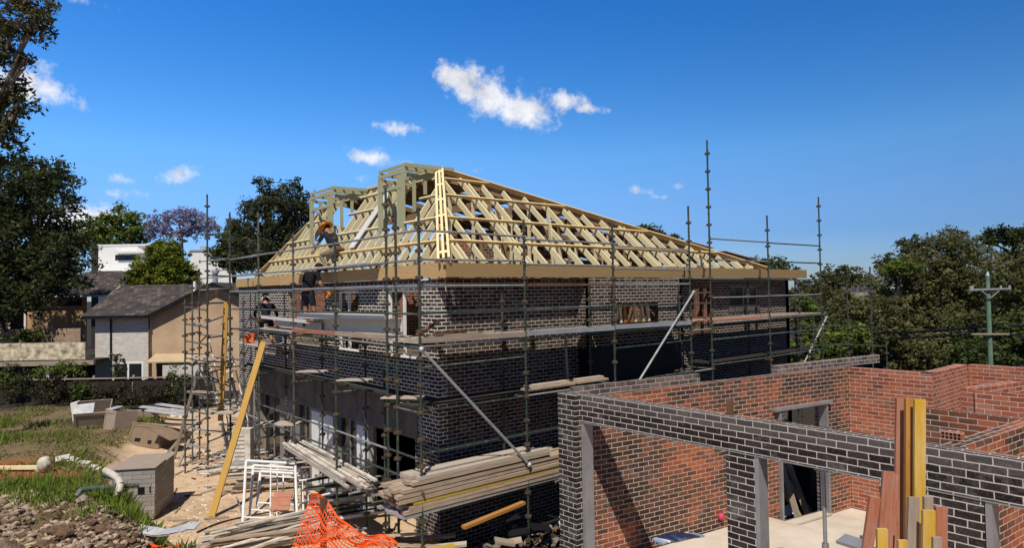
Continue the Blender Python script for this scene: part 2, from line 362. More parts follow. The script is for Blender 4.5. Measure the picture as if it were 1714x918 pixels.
    nz2 = N('ShaderNodeTexNoise'); nz2.inputs['Scale'].default_value = 34; nz2.inputs['Detail'].default_value = 5; L(gen, nz2.inputs['Vector'])
    shade = M('MULTIPLY_ADD', nz2.outputs['Fac'], 1.1, .35)
    sh3 = N('ShaderNodeVectorMath'); sh3.operation = 'SCALE'; sh3.inputs[0].default_value = (CLOUD, CLOUD, CLOUD*1.03); L(shade, sh3.inputs['Scale'])
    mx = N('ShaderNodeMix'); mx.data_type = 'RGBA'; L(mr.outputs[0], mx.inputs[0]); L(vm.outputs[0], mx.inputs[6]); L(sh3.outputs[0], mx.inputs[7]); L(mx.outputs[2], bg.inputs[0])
SKY_STRENGTH = .145; CLOUD = 6.8
make_world()
vs = sc.view_settings; vs.view_transform = 'Standard'; vs.look = 'None'; vs.exposure = 0.0; vs.gamma = 1; vs.use_curve_mapping = False
sc.cycles.use_denoising = True
try: sc.cycles.denoiser = 'OPENIMAGEDENOISE'; sc.cycles.denoising_prefilter = 'ACCURATE'
except Exception: pass
sc.cycles.max_bounces = 6; sc.cycles.diffuse_bounces = 3; sc.cycles.glossy_bounces = 2; sc.cycles.transmission_bounces = 2; sc.cycles.transparent_max_bounces = 4
cd = bpy.data.cameras.new('camera'); cd.sensor_width = 36; cd.lens = FPX/1714*36; cd.clip_start = .1; cd.clip_end = 3000
co = bpy.data.objects.new('camera', cd); C.objects.link(co); sc.camera = co
mw = Matrix((CR, CU, -CF)).transposed().to_4x4(); mw.translation = EYE; co.matrix_world = mw

jit = lambda a=.012: random.uniform(-a, a)

# ------------------------------------------------------------------ ground
def sstep(a, b, x):
    t = np.clip((x-a)/(b-a), 0, 1); return t*t*(3-2*t)
def vnoise(x, y, s, seed=0):
    """smooth value noise"""
    x = x/s+seed*17.3; y = y/s+seed*9.1
    xi = np.floor(x).astype(np.int64); yi = np.floor(y).astype(np.int64); fx = x-xi; fy = y-yi
    def h(a, b): 
        n = (a*374761393 + b*668265263 + seed*1442695) & 0x7fffffff; n = ((n ^ (n >> 13))*1274126177) & 0x7fffffff; return ((n ^ (n >> 16)) & 0xffff)/65535.0
    fx = fx*fx*(3-2*fx); fy = fy*fy*(3-2*fy)
    return (h(xi,yi)*(1-fx)+h(xi+1,yi)*fx)*(1-fy)+(h(xi,yi+1)*(1-fx)+h(xi+1,yi+1)*fx)*fy
EY = np.array([0, 8, 11, 13, 15, 17.0, 19.5, 22, 26, 31, 36, 60]); EX = np.array([-3.2, -4.2, -5.2, -6.3, -7.6, -9.6, -11.6, -13.0, -14.4, -15.6, -16, -16])
HY = np.array([0, 9, 12, 15, 17.5, 22, 28, 33, 36, 60]); HZ = np.array([1.75, 1.65, 1.5, 1.2, .85, .5, .28, .1, 0, 0])
def mound(x, y):
    x = np.asarray(x, float); y = np.asarray(y, float)
    Xc = (x-EYE.x)*RGT.x+(y-EYE.y)*RGT.y; Yc = (x-EYE.x)*FWD.x+(y-EYE.y)*FWD.y
    e = np.interp(Yc, EY, EX) + .5*(vnoise(x, y, 1.1, 3)-.5)
    k = sstep(0, 1.5, e-Xc)
    near = sstep(17.5, 13.5, Yc)*k
    return k, near, Xc, Yc
def ground_z(x, y):
    k, near, Xc, Yc = mound(x, y)
    h = k*np.interp(Yc, HY, HZ)
    h = h + near*((vnoise(x, y, .9, 1)-.5)*.55+(vnoise(x, y, .38, 2)-.5)*.28+(vnoise(x, y, .17, 8)-.5)*.14)
    h = h + (vnoise(x, y, 2.6, 4)-.5)*.14*(Yc < 70) + (vnoise(x, y, .5, 5)-.5)*.035*(Yc < 45)
    return h
def gz(p): return float(ground_z(p[0], p[1]))
def axis(lo, hi, step, far):
    a = [lo]; s = step
    while a[0] > -far: s *= 1.22; a.insert(0, a[0]-s)
    m = list(np.arange(lo+step, hi, step)); s = step; b = [hi]
    while b[-1] < far: s *= 1.22; b.append(b[-1]+s)
    return np.array(a+m+b)
xs = axis(-14, 4, .11, 1500); ys = axis(-8, 14, .11, 1500)
GX, GY = np.meshgrid(xs, ys); GZ = ground_z(GX, GY)
nx, ny = len(xs), len(ys)
me = bpy.data.meshes.new('ground'); me.vertices.add(nx*ny)
me.vertices.foreach_set('co', np.stack([GX, GY, GZ], -1).astype(np.float32).ravel())
ii = np.arange(nx*ny).reshape(ny, nx); q = np.stack([ii[:-1,:-1], ii[:-1,1:], ii[1:,1:], ii[1:,:-1]], -1).reshape(-1, 4)
me.loops.add(q.size); me.polygons.add(len(q)); me.loops.foreach_set('vertex_index', q.ravel().astype(np.int32)); me.polygons.foreach_set('loop_start', np.arange(0, q.size, 4, dtype=np.int32))
me.polygons.foreach_set('use_smooth', np.ones(len(q), dtype=bool)); me.update(calc_edges=True)
k, near, Xc, Yc = mound(GX, GY)
at_ = me.color_attributes.new('soil', 'FLOAT_COLOR', 'POINT')
org = np.zeros_like(k)
for (px_, py_, D_, r_) in ((45, 770, 20.5, 1.25), (45, 800, 18.8, 1.2), (110, 808, 18.3, .9)):
    c_ = at(px_, py_, D_); org = np.maximum(org, np.exp(-((GX-c_.x)**2+(GY-c_.y)**2)/(r_*r_)*1.3))
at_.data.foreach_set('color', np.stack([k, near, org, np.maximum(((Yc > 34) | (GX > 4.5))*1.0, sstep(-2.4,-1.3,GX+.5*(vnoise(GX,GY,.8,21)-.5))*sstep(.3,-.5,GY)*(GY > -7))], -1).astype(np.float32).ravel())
def mk_ground():
    M = NT('site_soil'); a = M.n('ShaderNodeVertexColor'); a.layer_name = 'soil'; sp = M.n('ShaderNodeSeparateColor'); M.l(a.outputs['Color'], sp.inputs[0]); v = M.objc()
    n1 = M.noise(v, .9, 6, .65); n2 = M.noise(v, 6, 6, .65); n3 = M.noise(v, .25, 3)
    sand = M.mix(M.val(n1, .3, .7, 0, 1), (.66,.48,.315), (.52,.37,.235)); sand = M.mix(M.val(n2, .55, .8, 0, .5), sand, (.62,.50,.37)); sand = M.mix(M.val(M.noise(v, .45, 6, .7), .5, .72, 0, .75), sand, (.24,.165,.105)); sand = M.mix(M.val(M.noise(v, 2.7, 6, .75), .56, .7, 0, .5), sand, (.30,.21,.14))
    dry = M.mix(M.val(n2, .3, .7, 0, 1), (.24,.175,.09), (.13,.10,.055)); 
    clod = M.mix(M.val(n2, .35, .7, 0, 1), (.10,.07,.048), (.27,.195,.135))
    o = M.mix(M.val(n2, .3, .7, 0, 1), (.34,.145,.05), (.24,.095,.035))
    c = M.mix(sp.outputs[0], sand, dry); c = M.mix(sp.outputs[1], c, clod); c = M.mix(M.val(M.math('ADD', sp.outputs[2], M.math('MULTIPLY', M.math('SUBTRACT', n2, .5), .8)), .35, .6, 0, 1), c, o)
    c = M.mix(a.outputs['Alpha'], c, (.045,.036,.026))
    M.col(c).rough(.95); M.b.inputs['Specular IOR Level'].default_value = .1; M.bump(M.math('ADD', M.math('ADD', n2, M.noise(v, 28, 4)), M.math('MULTIPLY', M.noise(v, 2.6, 4), 2.0)), .75, .05); return M.mat
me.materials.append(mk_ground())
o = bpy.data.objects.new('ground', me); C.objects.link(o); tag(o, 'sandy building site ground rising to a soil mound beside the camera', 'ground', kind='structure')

# ------------------------------------------------------------------ walls with openings
def wall(mb, p0, p1, z0, z1, th, ops=(), m=0, m_in=None, rev=0):
    """upright wall from p0 to p1 (its outer face); thickness goes to the left of p0->p1; ops = (a, b, zlo, zhi) along it"""
    p0 = Vector((*p0, 0)); p1 = Vector((*p1, 0)); d = p1-p0; L = d.length; d.normalize(); n = Vector((-d.y, d.x, 0))
    ss = sorted({0, L, *[o[0] for o in ops], *[o[1] for o in ops]}); zz = sorted({z0, z1, *[o[2] for o in ops], *[o[3] for o in ops]})
    ss = [s for s in ss if 0 <= s <= L]; zz = [z for z in zz if z0 <= z <= z1]
    def solid(i, j):
        if i < 0 or j < 0 or i >= len(ss)-1 or j >= len(zz)-1: return False
        a = (ss[i]+ss[i+1])/2; b = (zz[j]+zz[j+1])/2
        return not any(o[0] < a < o[1] and o[2] < b < o[3] for o in ops)
    def P(s, t, z): return p0 + d*s + n*t + Vector((0, 0, z))
    mi = m if m_in is None else m_in; base = p0.dot(d)
    for i in range(len(ss)-1):
        for j in range(len(zz)-1):
            if not solid(i, j): continue
            a, b, lo, hi = ss[i], ss[i+1], zz[j], zz[j+1]
            uv = [(base+a, lo), (base+b, lo), (base+b, hi), (base+a, hi)]
            mb.face([P(a,0,lo), P(b,0,lo), P(b,0,hi), P(a,0,hi)], m, uv); mb.face([P(b,th,lo), P(a,th,lo), P(a,th,hi), P(b,th,hi)], mi, [uv[1],uv[0],uv[3],uv[2]])
            if not solid(i-1, j): mb.face([P(a,th,lo), P(a,0,lo), P(a,0,hi), P(a,th,hi)], m, [(0,lo),(th,lo),(th,hi),(0,hi)])
            if not solid(i+1, j): mb.face([P(b,0,lo), P(b,th,lo), P(b,th,hi), P(b,0,hi)], m, [(0,lo),(th,lo),(th,hi),(0,hi)])
            if not solid(i, j-1): mb.face([P(a,th,lo), P(b,th,lo), P(b,0,lo), P(a,0,lo)], m, [(a,0),(b,0),(b,.086),(a,.086)])
            if not solid(i, j+1): mb.face([P(a,0,hi), P(b,0,hi), P(b,th,hi), P(a,th,hi)], m, [(a,.043),(b,.043),(b,.043+th),(a,.043+th)])

# ------------------------------------------------------------------ the house under construction
FZ0, FZ1 = 6.055, 6.36
house = thing('brick_house', 'unfinished dark brick two storey house with an open timber roof frame', 'house')
mb = MB()
wall(mb, (0, 13.4), (0, 0), 2.4, 6.0, .23, [(13.4-b, 13.4-a, lo, hi) for a, b, lo, hi in ((.68,2.22,4.2,5.80),(3.72,4.99,4.2,5.82),(5.83,8.62,4.2,5.82),(10.25,11.0,4.2,5.82))], 0, 1)
part('wall', mb, [m_pale_dark, m_common], house)
mb = MB()
wall(mb, (0, 13.4), (0, .99), 0, 2.398, .23, [(13.4-b, 13.4-a, lo, hi) for a, b, lo, hi in ((.98,3.25,-1,2.37),(3.92,5.15,.1,2.37),(6.95,8.1,.1,2.37),(9.34,11.1,.1,2.37))])
part('wall', mb, [plain('grey_render', (.32,.28,.235), .9, .35, 1.4)], house, label='grey rendered lower wall with open doorways')
mb = MB(); wall(mb, (0,.985), (0,0), 0, 2.398, .23); wall(mb, (.232,0), (15.5,0), -.05, -.04, .23); part('wall', mb, m_dark, house)
mb = MB(); mb.box((-.02,5.3,.02),(-.003,6.75,2.3)); part('lit_wall_panel', mb, m_white, house); mb = MB(); mb.box((-.02,3.42,.02),(-.003,3.85,2.3)); part('lit_wall_panel', mb, m_white, house)  # white boxes paint sunlit patches onto the grey lower wall
mb = MB(); mb.box((-.025, .85, 2.39), (.10, 11.3, 3.28)); part('lintel_band', mb, m_darkcon, house)
mb = MB(); wall(mb, (.23, 0), (15.5, 0), 0, 6.0, .23, [(9.2,10.35,4.3,5.82),(11.35,13.1,5.1,5.8),(4.3,8.0,4.5,5.9)], 0, 1); part('wall', mb, [m_dark, m_common], house)
mb = MB(); mb.box((11.45,-.02,4.93),(13.42,.06,5.1)); part('window_sill', mb, [brick('sill_brick', DARKB, (.5,.48,.47), w=.086, h=.3)], house)
mb = MB(); wall(mb, (15.5, 0), (15.5, 13.4), 0, 6.0, .23, (), 0, 1); wall(mb, (15.27, 13.4), (.23, 13.4), 0, 6.0, .23, (), 0, 1); part('wall', mb, [m_dark, m_common], house)
mb = MB()   # projecting bay
wall(mb, (4.32, -.45), (8.28, -.45), 4.22, 6.02, .11, [(1.06,2.86,4.80,5.36)]); wall(mb, (4.32, -.003), (4.32, -.45), 4.22, 6.02, .11); wall(mb, (8.28, -.45), (8.28, -.003), 4.22, 6.02, .11)
part('bay_wall', mb, [m_dark], house)
for xx in (5.5, 5.85, 6.0, 6.45, 6.8, 7.05): mb = MB(); mb.beam((xx,-.22,4.6),(xx+jit(.12),-.2,5.5),.06,.09,up=(1,0,0)); part('bay_stud', mb, random.choice((m_treated, m_pine, m_orform)), house)
mb = MB(); mb.box((4.36,-.44,2.0),(8.24,-.003,4.21)); mb.box((4.3,-.47,4.17),(8.3,-.43,4.23)); part('bay_wrap', mb, m_black, house)
mb = MB(); mb.box((8.245,-.30,2.6),(8.28,-.16,4.2)); 
part('wrap_strip', mb, m_black, house)
mb = MB()
zc = 4.1
for k_ in range(9):
    w_ = random.uniform(.05,.1); mb.box((8.281,-.27,zc-w_),(8.284,-.25,zc)); 
    if k_ % 2: mb.box((8.281,-.25,zc-.02),(8.284,-.19,zc))
    if k_ % 3: mb.box((8.281,-.25,zc-w_),(8.284,-.20,zc-w_+.02))
    zc -= w_+.05
def win(parent, name, p0, p1, z0, z1, fw, fm, off=.06, mull=(), pane=True, dep=.07):
    """window frame set 'off' into a wall whose outer face runs p0->p1 (inside to the left)"""
    p0 = Vector((*p0, 0)); p1 = Vector((*p1, 0)); d = (p1-p0); L = d.length; d.normalize(); n = Vector((-d.y, d.x, 0)); c0 = p0+n*(off+dep/2)
    f = MB(); h = z1-z0
    def V(s, z): return c0+d*s+Vector((0, 0, z))
    f.beam(V(0,z0+fw/2), V(L,z0+fw/2), dep, fw); f.beam(V(0,z1-fw/2), V(L,z1-fw/2), dep, fw)
    for s in (fw/2, L-fw/2, *[L*q for q in mull]): f.beam(V(s,z0+fw), V(s,z1-fw), dep if s in (fw/2, L-fw/2) else dep*.9, fw, up=d)
    fo = part(name, f, fm, parent)
    if pane:
        g = MB(); a = c0+d*fw; b = c0+d*(L-fw); t = n*.006
        g.hexa([a-t+Vector((0,0,z0+fw)), b-t+Vector((0,0,z0+fw)), b+t+Vector((0,0,z0+fw)), a+t+Vector((0,0,z0+fw)), a-t+Vector((0,0,z1-fw)), b-t+Vector((0,0,z1-fw)), b+t+Vector((0,0,z1-fw)), a+t+Vector((0,0,z1-fw))])
        part('pane', g, m_glass, fo)
    return fo
win(house, 'window_frame', (7.18,-.45), (5.38,-.45), 4.80, 5.36, .03, m_black, -.11, (), False, .1)
win(house, 'door_frame', (9.43,0), (10.58,0), 4.3, 5.82, .09, m_browntrim, -.02, (.5,), False, .12)
win(house, 'window_frame', (11.58,0), (13.33,0), 5.1, 5.8, .05, m_old, .03, (.5,), True)
for a, b in ((.68,2.22),(3.72,4.99),(5.83,8.62)): win(house, 'door_frame', (0,b), (0,a), 4.2, 5.8, .05, m_white if a < 5 else m_greyform, .05, (.45,) if a < 5 else (.33,.66), False)
for a, b in ((3.92,5.15),(6.95,8.1)): win(house, 'door_frame', (0,b), (0,a), .1, 2.36, .045, m_steel, .12, (.5,), True)
win(house, 'door_frame', (0,11.1), (0,9.34), .1, 2.36, .05, m_old, .12, (.5,), True)
mb = MB(); mb.box((.14,1.0,0),(.18,1.10,2.36)); mb.box((-.02,3.25,0),(.15,3.33,2.38)); part('door_jamb', mb, m_white, house)
mb = MB(); mb.box((.24,.24,3.85),(15.26,13.16,4.08)); part('floor_slab', mb, m_darkcon, house)
for (a, b, z0, z1) in (((3.6,.3),(3.6,13.1),4.08,6.0), ((.3,5.4),(3.5,5.4),4.08,6.0), ((3.8,4.2),(15.2,4.2),4.08,6.0), ((9.0,.3),(9.0,4.1),4.08,6.0), ((4.0,2.3),(4.0,13),0,3.8), ((4.2,3),(15,3),0,3.8)):
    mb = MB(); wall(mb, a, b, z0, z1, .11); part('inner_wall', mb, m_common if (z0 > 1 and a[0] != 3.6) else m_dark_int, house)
for (x0, x1, y, z1) in ((1.6,4.1,2.6,7.15), (4.9,6.4,3.6,7.1), (8.2,9.2,3.0,6.75)):
    mb = MB(); wall(mb, (x0,y), (x1,y), 6.0, z1, .23); part('party_wall', mb, m_common, house)
mb = MB(); mb.box((-.04,.9,6.003),(.1,13.3,6.05)); mb.box((.1,-.04,6.003),(15.5,.1,6.05)); part('wall_plate', mb, m_browntrim, house)
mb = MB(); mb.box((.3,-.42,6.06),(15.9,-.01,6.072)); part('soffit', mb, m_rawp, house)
# fascia boards
fx, fy = -.11, -.46
for (y0, y1) in ((fy, 3.1), (3.103, 8.9), (8.903, 13.4)):
    mb = MB(); mb.beam((fx+.02, y0, (FZ0+FZ1)/2), (fx+.02, y1, (FZ0+FZ1)/2), .04, FZ1-FZ0); part('fascia_board', mb, m_fascia, house)
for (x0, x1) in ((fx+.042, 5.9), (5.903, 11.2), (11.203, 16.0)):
    mb = MB(); mb.beam((x0, fy+.02, (FZ0+FZ1)/2), (x1, fy+.02, (FZ0+FZ1)/2), .04, FZ1-FZ0); part('fascia_board', mb, m_fascia_shaded, house)
# roof frame: two planes meeting at the hip
APX = Vector((1.78, 2.5, 9.0)); RE = Vector((1.80, 9.0, 9.0)); HL = Vector((fx, 11.3, FZ1)); HR = Vector((13.2, fy, FZ1)); CO = Vector((fx, fy, FZ1))
tl = (9.0-FZ1)/(1.78-fx); tr_ = (9.0-FZ1)/(2.5-fy)
def limL(y):                                     # how far up the left plane a rafter at y may go (x)
    if y < APX.y: return fx + (APX.x-fx)*(y-fy)/(APX.y-fy)
    if y < RE.y: return APX.x
    return fx + (RE.x-fx)*(HL.y-y)/(HL.y-RE.y)
def limR(x):
    if x < APX.x: return fy + (APX.y-fy)*(x-fx)/(APX.x-fx)
    return fy + (APX.y-fy)*(HR.x-x)/(HR.x-APX.x)
def raft(mb, p, q, nrm, w=.05, h=.14, m=0): mb.beam(Vector(p)-nrm*h*.5, Vector(q)-nrm*h*.5, w, h, up=nrm, m=m)
nL = Vector((-tl, 0, 1)).normalized(); nR = Vector((0, -tr_, 1)).normalized()
y = .25
while y < 11.0:
    xl = limL(y)-.05
    dorm = (2.5 < y < 3.75) or (6.6 < y < 8.2)
    if dorm: xl = .62
    if xl > fx+.15:
        mb = MB(); raft(mb, (fx+.04, y, FZ1+.04*tl), (xl, y, FZ1+(xl-fx)*tl), nL, m=0); part('rafter', mb, m_treated, house)
        if random.random() < .7 and xl > .5 and not dorm:
            xs_ = random.uniform(.4, xl*.8); mb = MB(); mb.beam((xs_, y+.05, 6.1), (xs_, y+.05, FZ1+(xs_-fx)*tl-.2), .045, .09, up=(0,1,0)); part('roof_stud', mb, m_treated, house)
    y += .46 if y < 8 else .42
x = .45
while x < 12.9:
    yl = limR(x)-.06
    if yl > fy+.12:
        tw = 2 if random.random() < .2 else 1
        for k_ in range(tw):
            mb = MB(); raft(mb, (x+k_*.14, fy+.04, FZ1+.04*tr_), (x+k_*.14, yl-.05*k_, FZ1+(yl-.05*k_-fy)*tr_), nR); part('rafter', mb, m_treated, house)
        if yl > .5:
            for t_ in (random.uniform(.35,.5), random.uniform(.75,.95)):
                ys_ = fy+(yl-fy)*t_; mb = MB(); mb.beam((x+.05, ys_, 6.1), (x+.05, ys_, FZ1+(ys_-fy)*tr_-.16), .045, .09, up=(1,0,0)); part('roof_stud', mb, m_treated if random.random() < .7 else m_rawp, house)
    x += .62
for z in (6.86, 7.48, 8.14, 8.68):
    xx = fx+(z-FZ1)/tl; yy = fy+(z-FZ1)/tr_; t = (z-FZ1)/(9.0-FZ1)
    yb = fy+(APX.y-fy)*t; ye = HL.y+(RE.y-HL.y)*t; xb = fx+(APX.x-fx)*t; xe = HR.x+(APX.x-HR.x)*t
    segs = [(yb+.12, ye)] if z < 7.3 else [(yb+.12, 2.48), (3.77, 6.58), (8.22, ye)]
    for (a, b) in segs:
        if b-a > .2: mb = MB(); mb.beam((xx-.02, a, z+.03), (xx-.02, b, z+.03), .045, .07, up=nL); part('batten', mb, m_pine if z < 7 else m_treated, house)
    mb = MB(); mb.beam((xb+.12, yy-.02, z+.03), (xe, yy-.02, z+.03), .045, .07, up=nR); part('batten', mb, m_pine, house)
hd = (APX-CO); hn = (nL+nR).normalized(); hs = hd.normalized().cross(hn)
for k_ in (-1, 0, 1):
    mb = MB(); p = CO+hd*.01+hs*(.115*k_)+hn*.05; q = APX+hs*(.085*k_)+hn*.05; mb.beam(p, q, .055, .09, up=hn)
    if k_ < 1:
        for t in (.06,.24,.42,.6,.78,.95): c_ = p.lerp(q, t)+hs*.057; mb.beam(c_-hd.normalized()*.05, c_+hd.normalized()*.05, .058, .06, up=hn)
    part('hip_batten', mb, m_hip, house)
mb = MB(); mb.beam(CO-Vector((0,0,.12)), APX-Vector((0,0,.15)), .045, .19); part('hip_rafter', mb, m_rawp, house)
for k_ in (0, 1):
    mb = MB(); p = HR+Vector((0,.12*k_-.03,.03-.03*k_)); q = APX+Vector((0,.12*k_-.03,.05-.03*k_)); mb.beam(p, q, .05, .08, up=nR); part('hip_batten', mb, m_pine, house)
mb = MB(); mb.beam(HR-Vector((0,-.08,.12)), APX-Vector((0,-.08,.14)), .045, .2); part('hip_rafter', mb, m_rawp, house)
for k_ in (0, 1):
    mb = MB(); mb.beam(HL+Vector((.1*k_,0,.03)), RE+Vector((.1*k_,0,.03)), .05, .08, up=nL); part('hip_batten', mb, m_pine, house)
mb = MB(); mb.beam(APX-Vector((0,.05,.09)), RE-Vector((0,0,.09)), .05, .17); part('ridge_board', mb, m_treated, house)
for dz, dx in ((.02,-.06),):
    mb = MB(); mb.beam(APX+Vector((dx,0,dz)), RE+Vector((dx,0,dz)), .05, .06); part('batten', mb, m_treated, house)
# back slope, seen from below between the front rafters
yb = 1.2
while yb < 11:
    hx = 1.8 if yb > 2.5 else 1.8+(2.5-yb)*3.8
    zt = 9.0 if 2.5 <= yb <= 9 else (9.0-(2.5-yb)*.9 if yb < 2.5 else 9.0-(yb-9)*1.1)
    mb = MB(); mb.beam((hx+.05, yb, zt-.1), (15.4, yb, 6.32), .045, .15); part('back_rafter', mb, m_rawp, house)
    yb += .85
for (xw, zw) in ((3.6,8.5),(6.4,7.9),(9.0,7.4)):
    mb = MB(); mb.beam((xw,2.6,zw-.22),(xw,9.5,zw-.22),.05,.22); part('purlin', mb, m_rawp, house)
for (xa, xb) in ((2.1,3.3),(3.75,4.7),(5.2,6.4),(6.75,8.1),(8.6,9.8),(10.3,11.4),(11.9,13.4)):
    zp = lambda x: 9.0-(x-1.8)*.197-.03
    mb = MB(); ya = lambda x: 2.75-(x-1.8)*.24; t_ = .02
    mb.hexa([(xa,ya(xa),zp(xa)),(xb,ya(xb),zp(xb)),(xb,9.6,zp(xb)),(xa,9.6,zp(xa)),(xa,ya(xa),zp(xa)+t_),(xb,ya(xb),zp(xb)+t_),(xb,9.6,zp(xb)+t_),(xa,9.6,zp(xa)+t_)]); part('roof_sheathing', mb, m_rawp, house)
for k_ in range(8):
    xx = 1.2+k_*1.25; mb = MB(); mb.beam((xx,.15,6.15),(xx,4.1,6.15),.045,.12); part('ceiling_joist', mb, m_treated, house)
for k_ in range(34):
    xx, yy = (random.uniform(.9,1.7), random.uniform(2.8,10.2)) if k_ < 16 else (random.uniform(2.2,10), random.uniform(.6,2.2))
    zt = min(8.6, FZ1+min((xx-fx)*tl, max(.3,(limR(xx)-fy)*tr_) if k_ >= 16 else 9))-.6
    if zt < 6.5: continue
    d0 = (0, random.uniform(-.7,.7), 0) if k_ < 16 else (random.uniform(-.8,.8), random.uniform(0,.5), 0)
    mb = MB(); mb.beam((xx,yy,6.12), (xx+d0[0],yy+d0[1],zt), .04, .09); part('truss_web', mb, random.choice((m_rawp, m_treated, m_rawp)), house)
# boxed dormer frames
def dormer(x0, y0, y1, zb, zt, x1):
    d = MB(); W = .09
    for yy in (y0, y0+.13, y0+.25, y1, y1-.12): d.beam((x0, yy, zb), (x0, yy, zt), W, .04 if yy not in (y0, y1) else .06, up=(1,0,0))
    for zz in (zt-.045, zt-.42, zb+.06): d.beam((x0, y0, zz), (x0, y1, zz), .05, .09)
    f = part('dormer_frame', d, m_dormer, house)
    d = MB()
    for yy in (y0, y1):
        d.beam((x0, yy, zt+.04), (x1, yy, zt+.02), .045, .09); d.beam((x0+.1, yy, zt-.12), (x1, yy, zt-.16), .045, .09)
        for xx in (x0+.32, x0+.66): 
            zl = FZ1+(xx-fx)*tl
            if zl < zt-.2: d.beam((xx, yy, zl-.05), (xx, yy, zt-.1), .04, .09, up=(1,0,0))
    for xx in np.linspace(x0+.05, x1, 5): d.beam((xx, y0-.1, zt+.13), (xx, y1+.1, zt+.13), .04, .07)
    d.beam((x0-.05, y0-.14, zt+.10), (x1+.3, y0-.14, zt+.13), .03, .09)
    part('dormer_roof_frame', d, m_dormer, f)
dormer(.66, 2.5, 3.75, 7.2, 8.9, 1.85); dormer(.60, 6.6, 8.15, 7.15, 8.85, 1.85)
mb = MB(); mb.beam((.25,4.65,7.0),(1.45,4.65,8.65),.30,.03,up=nL); part('white_sheet', mb, m_whitemetal, house)

# ------------------------------------------------------------------ scaffolding
def standard(parent, x, y, z0, z1, r=.027, mat=None, lean=(0,0)):
    d = MB(); d.tube((x, y, z0), (x+lean[0], y+lean[1], z1), r, 8)
    z = math.floor(z0/.5)*.5+.28
    while z < z1-.05:
        if z > z0:
            t = (z-z0)/(z1-z0); cx, cy = x+lean[0]*t, y+lean[1]*t
            d.tube((cx, cy, z-.035), (cx, cy, z+.035), r+.022, 8, 1)
            for a in (0, math.pi/2, math.pi, -math.pi/2): d.beam((cx+math.cos(a)*.03, cy+math.sin(a)*.03, z), (cx+math.cos(a)*.085, cy+math.sin(a)*.085, z-.012), .022, .06, m=1)
        z += .52
    d.box((x-.06, y-.06, z0-.004), (x+.06, y+.06, z0+.01), 1)
    return part('standard', d, [mat or m_green, m_collar], parent, True)
def ledger(parent, p, q, name='ledger', mat=None, r=.023, sag=0):
    p = Vector(p); q = Vector(q); d = MB(); dr = (q-p).normalized()
    d.tube(p, q, r, 8)
    for e, s in ((p, 1), (q, -1)): d.beam(e-Vector((0,0,.055))+dr*s*.03, e+Vector((0,0,.055))+dr*s*.03, .03, .045, up=dr, m=1)
    return part(name, d, [mat or m_rail, m_collar], parent, True)
def plank(parent, p, q, w=.225, h=.04, m=None, name='deck_board', up=(0,0,1)):
    d = MB(); d.beam(p, q, w, h, up=up); return part(name, d, m or m_board, parent)
def rmat(): return random.choice((m_rail, m_rail, m_green, m_galv, m_rail, m_green))

sr = thing('scaffold', 'green steel scaffold with timber decks along the long front of the house', 'scaffold', (0,0,0))
XS = [-1.2, 1.5, 4.42, 7.63]; TOP = [7.35, 7.3, 7.42, 8.05]
for x, t in zip(XS, TOP): standard(sr, x, -1.2, -.05, t)
X2 = [8.63, 11.9, 15.5]; T2 = [10.05, 8.05, 8.95]
for x, t in zip(X2, T2): standard(sr, x, -1.2, -.05, t)
for x, yy, t in ((1.6,-.28,6.0),(4.15,-.62,5.9),(7.9,-.64,5.9),(12.2,-.28,6.0),(15.6,-.2,6.4)): standard(sr, x, yy, -.05, t)
for i in range(3):
    for z in (6.93, 6.38, 5.86, 5.32, 4.68, 4.28, 3.42, 2.6, 1.93):
        if i == 1 and z in (4.28,): continue
        zz = z+(-.06*i if z > 6 else 0)
        ledger(sr, (XS[i], -1.2, zz+jit()), (XS[i+1], -1.2, zz+jit()), 'guard_rail' if z > 4.9 else 'ledger', m_galv if z > 6.3 else (m_redrail if (z == 5.86 and i == 1) else rmat()))
for i in range(2):
    for z in (7.18, 6.57, 5.97, 5.45, 4.72, 4.23, 3.5, 2.7):
        ledger(sr, (X2[i], -1.2, z+jit()), (X2[i+1], -1.2, z+jit()), 'guard_rail' if z > 4.9 else 'ledger', m_galv if z in (5.45,) else rmat())
for z in (5.6, 5.3, 4.9, 4.55, 3.4): ledger(sr, (7.63,-1.2,z), (8.63,-1.2,z), 'ledger', m_redrail if z > 4.6 else m_galv)
for x in XS+X2:
    for z in (4.66, 3.4, 1.45): ledger(sr, (x,-1.2,z), (x,-.25 if not 4.2 < x < 8.2 else -.6,z), 'transom')
def deck(parent, x0, x1, ylist, z, mats, edge=None):
    for k_, yv in enumerate(ylist):
        a = jit(.05); plank(parent, (x0+a, yv, z+jit(.006)), (x1+jit(.05), yv, z+jit(.006)), m=random.choice(mats))
deck(sr, -1.15, 1.62, (-1.07,-.83,-.59,-.35), 4.765, [m_board, m_greyform]); deck(sr, 1.45, 4.3, (-1.07,-.83,-.59,-.35), 4.77, [m_board]); deck(sr, 4.35, 7.6, (-1.07,-.83,-.6), 4.77, [m_board, m_alu])
for (a, b) in ((-1.2,1.5),(1.5,4.42),(4.42,7.63)): mb = MB(); mb.beam((a+.03,-1.225,4.80),(b-.03,-1.225,4.78),.035,.11); part('toe_board', mb, m_alu if a > 1 else m_greyform, sr)
deck(sr, 8.6, 11.95, (-1.07,-.83,-.59,-.35), 4.78, [m_board, m_greyform, m_redform]); deck(sr, 11.9, 15.5, (-1.07,-.83,-.59,-.35), 4.79, [m_board, m_greyform, m_redform])
deck(sr, -1.15, 1.5, (-.7,-.45), 3.46, [m_dark_int]); deck(sr, 1.5, 4.4, (-.7,-.45), 3.46, [m_dark_int]); deck(sr, 4.4, 7.6, (-1.0,-.76), 3.3, [m_dark_int])
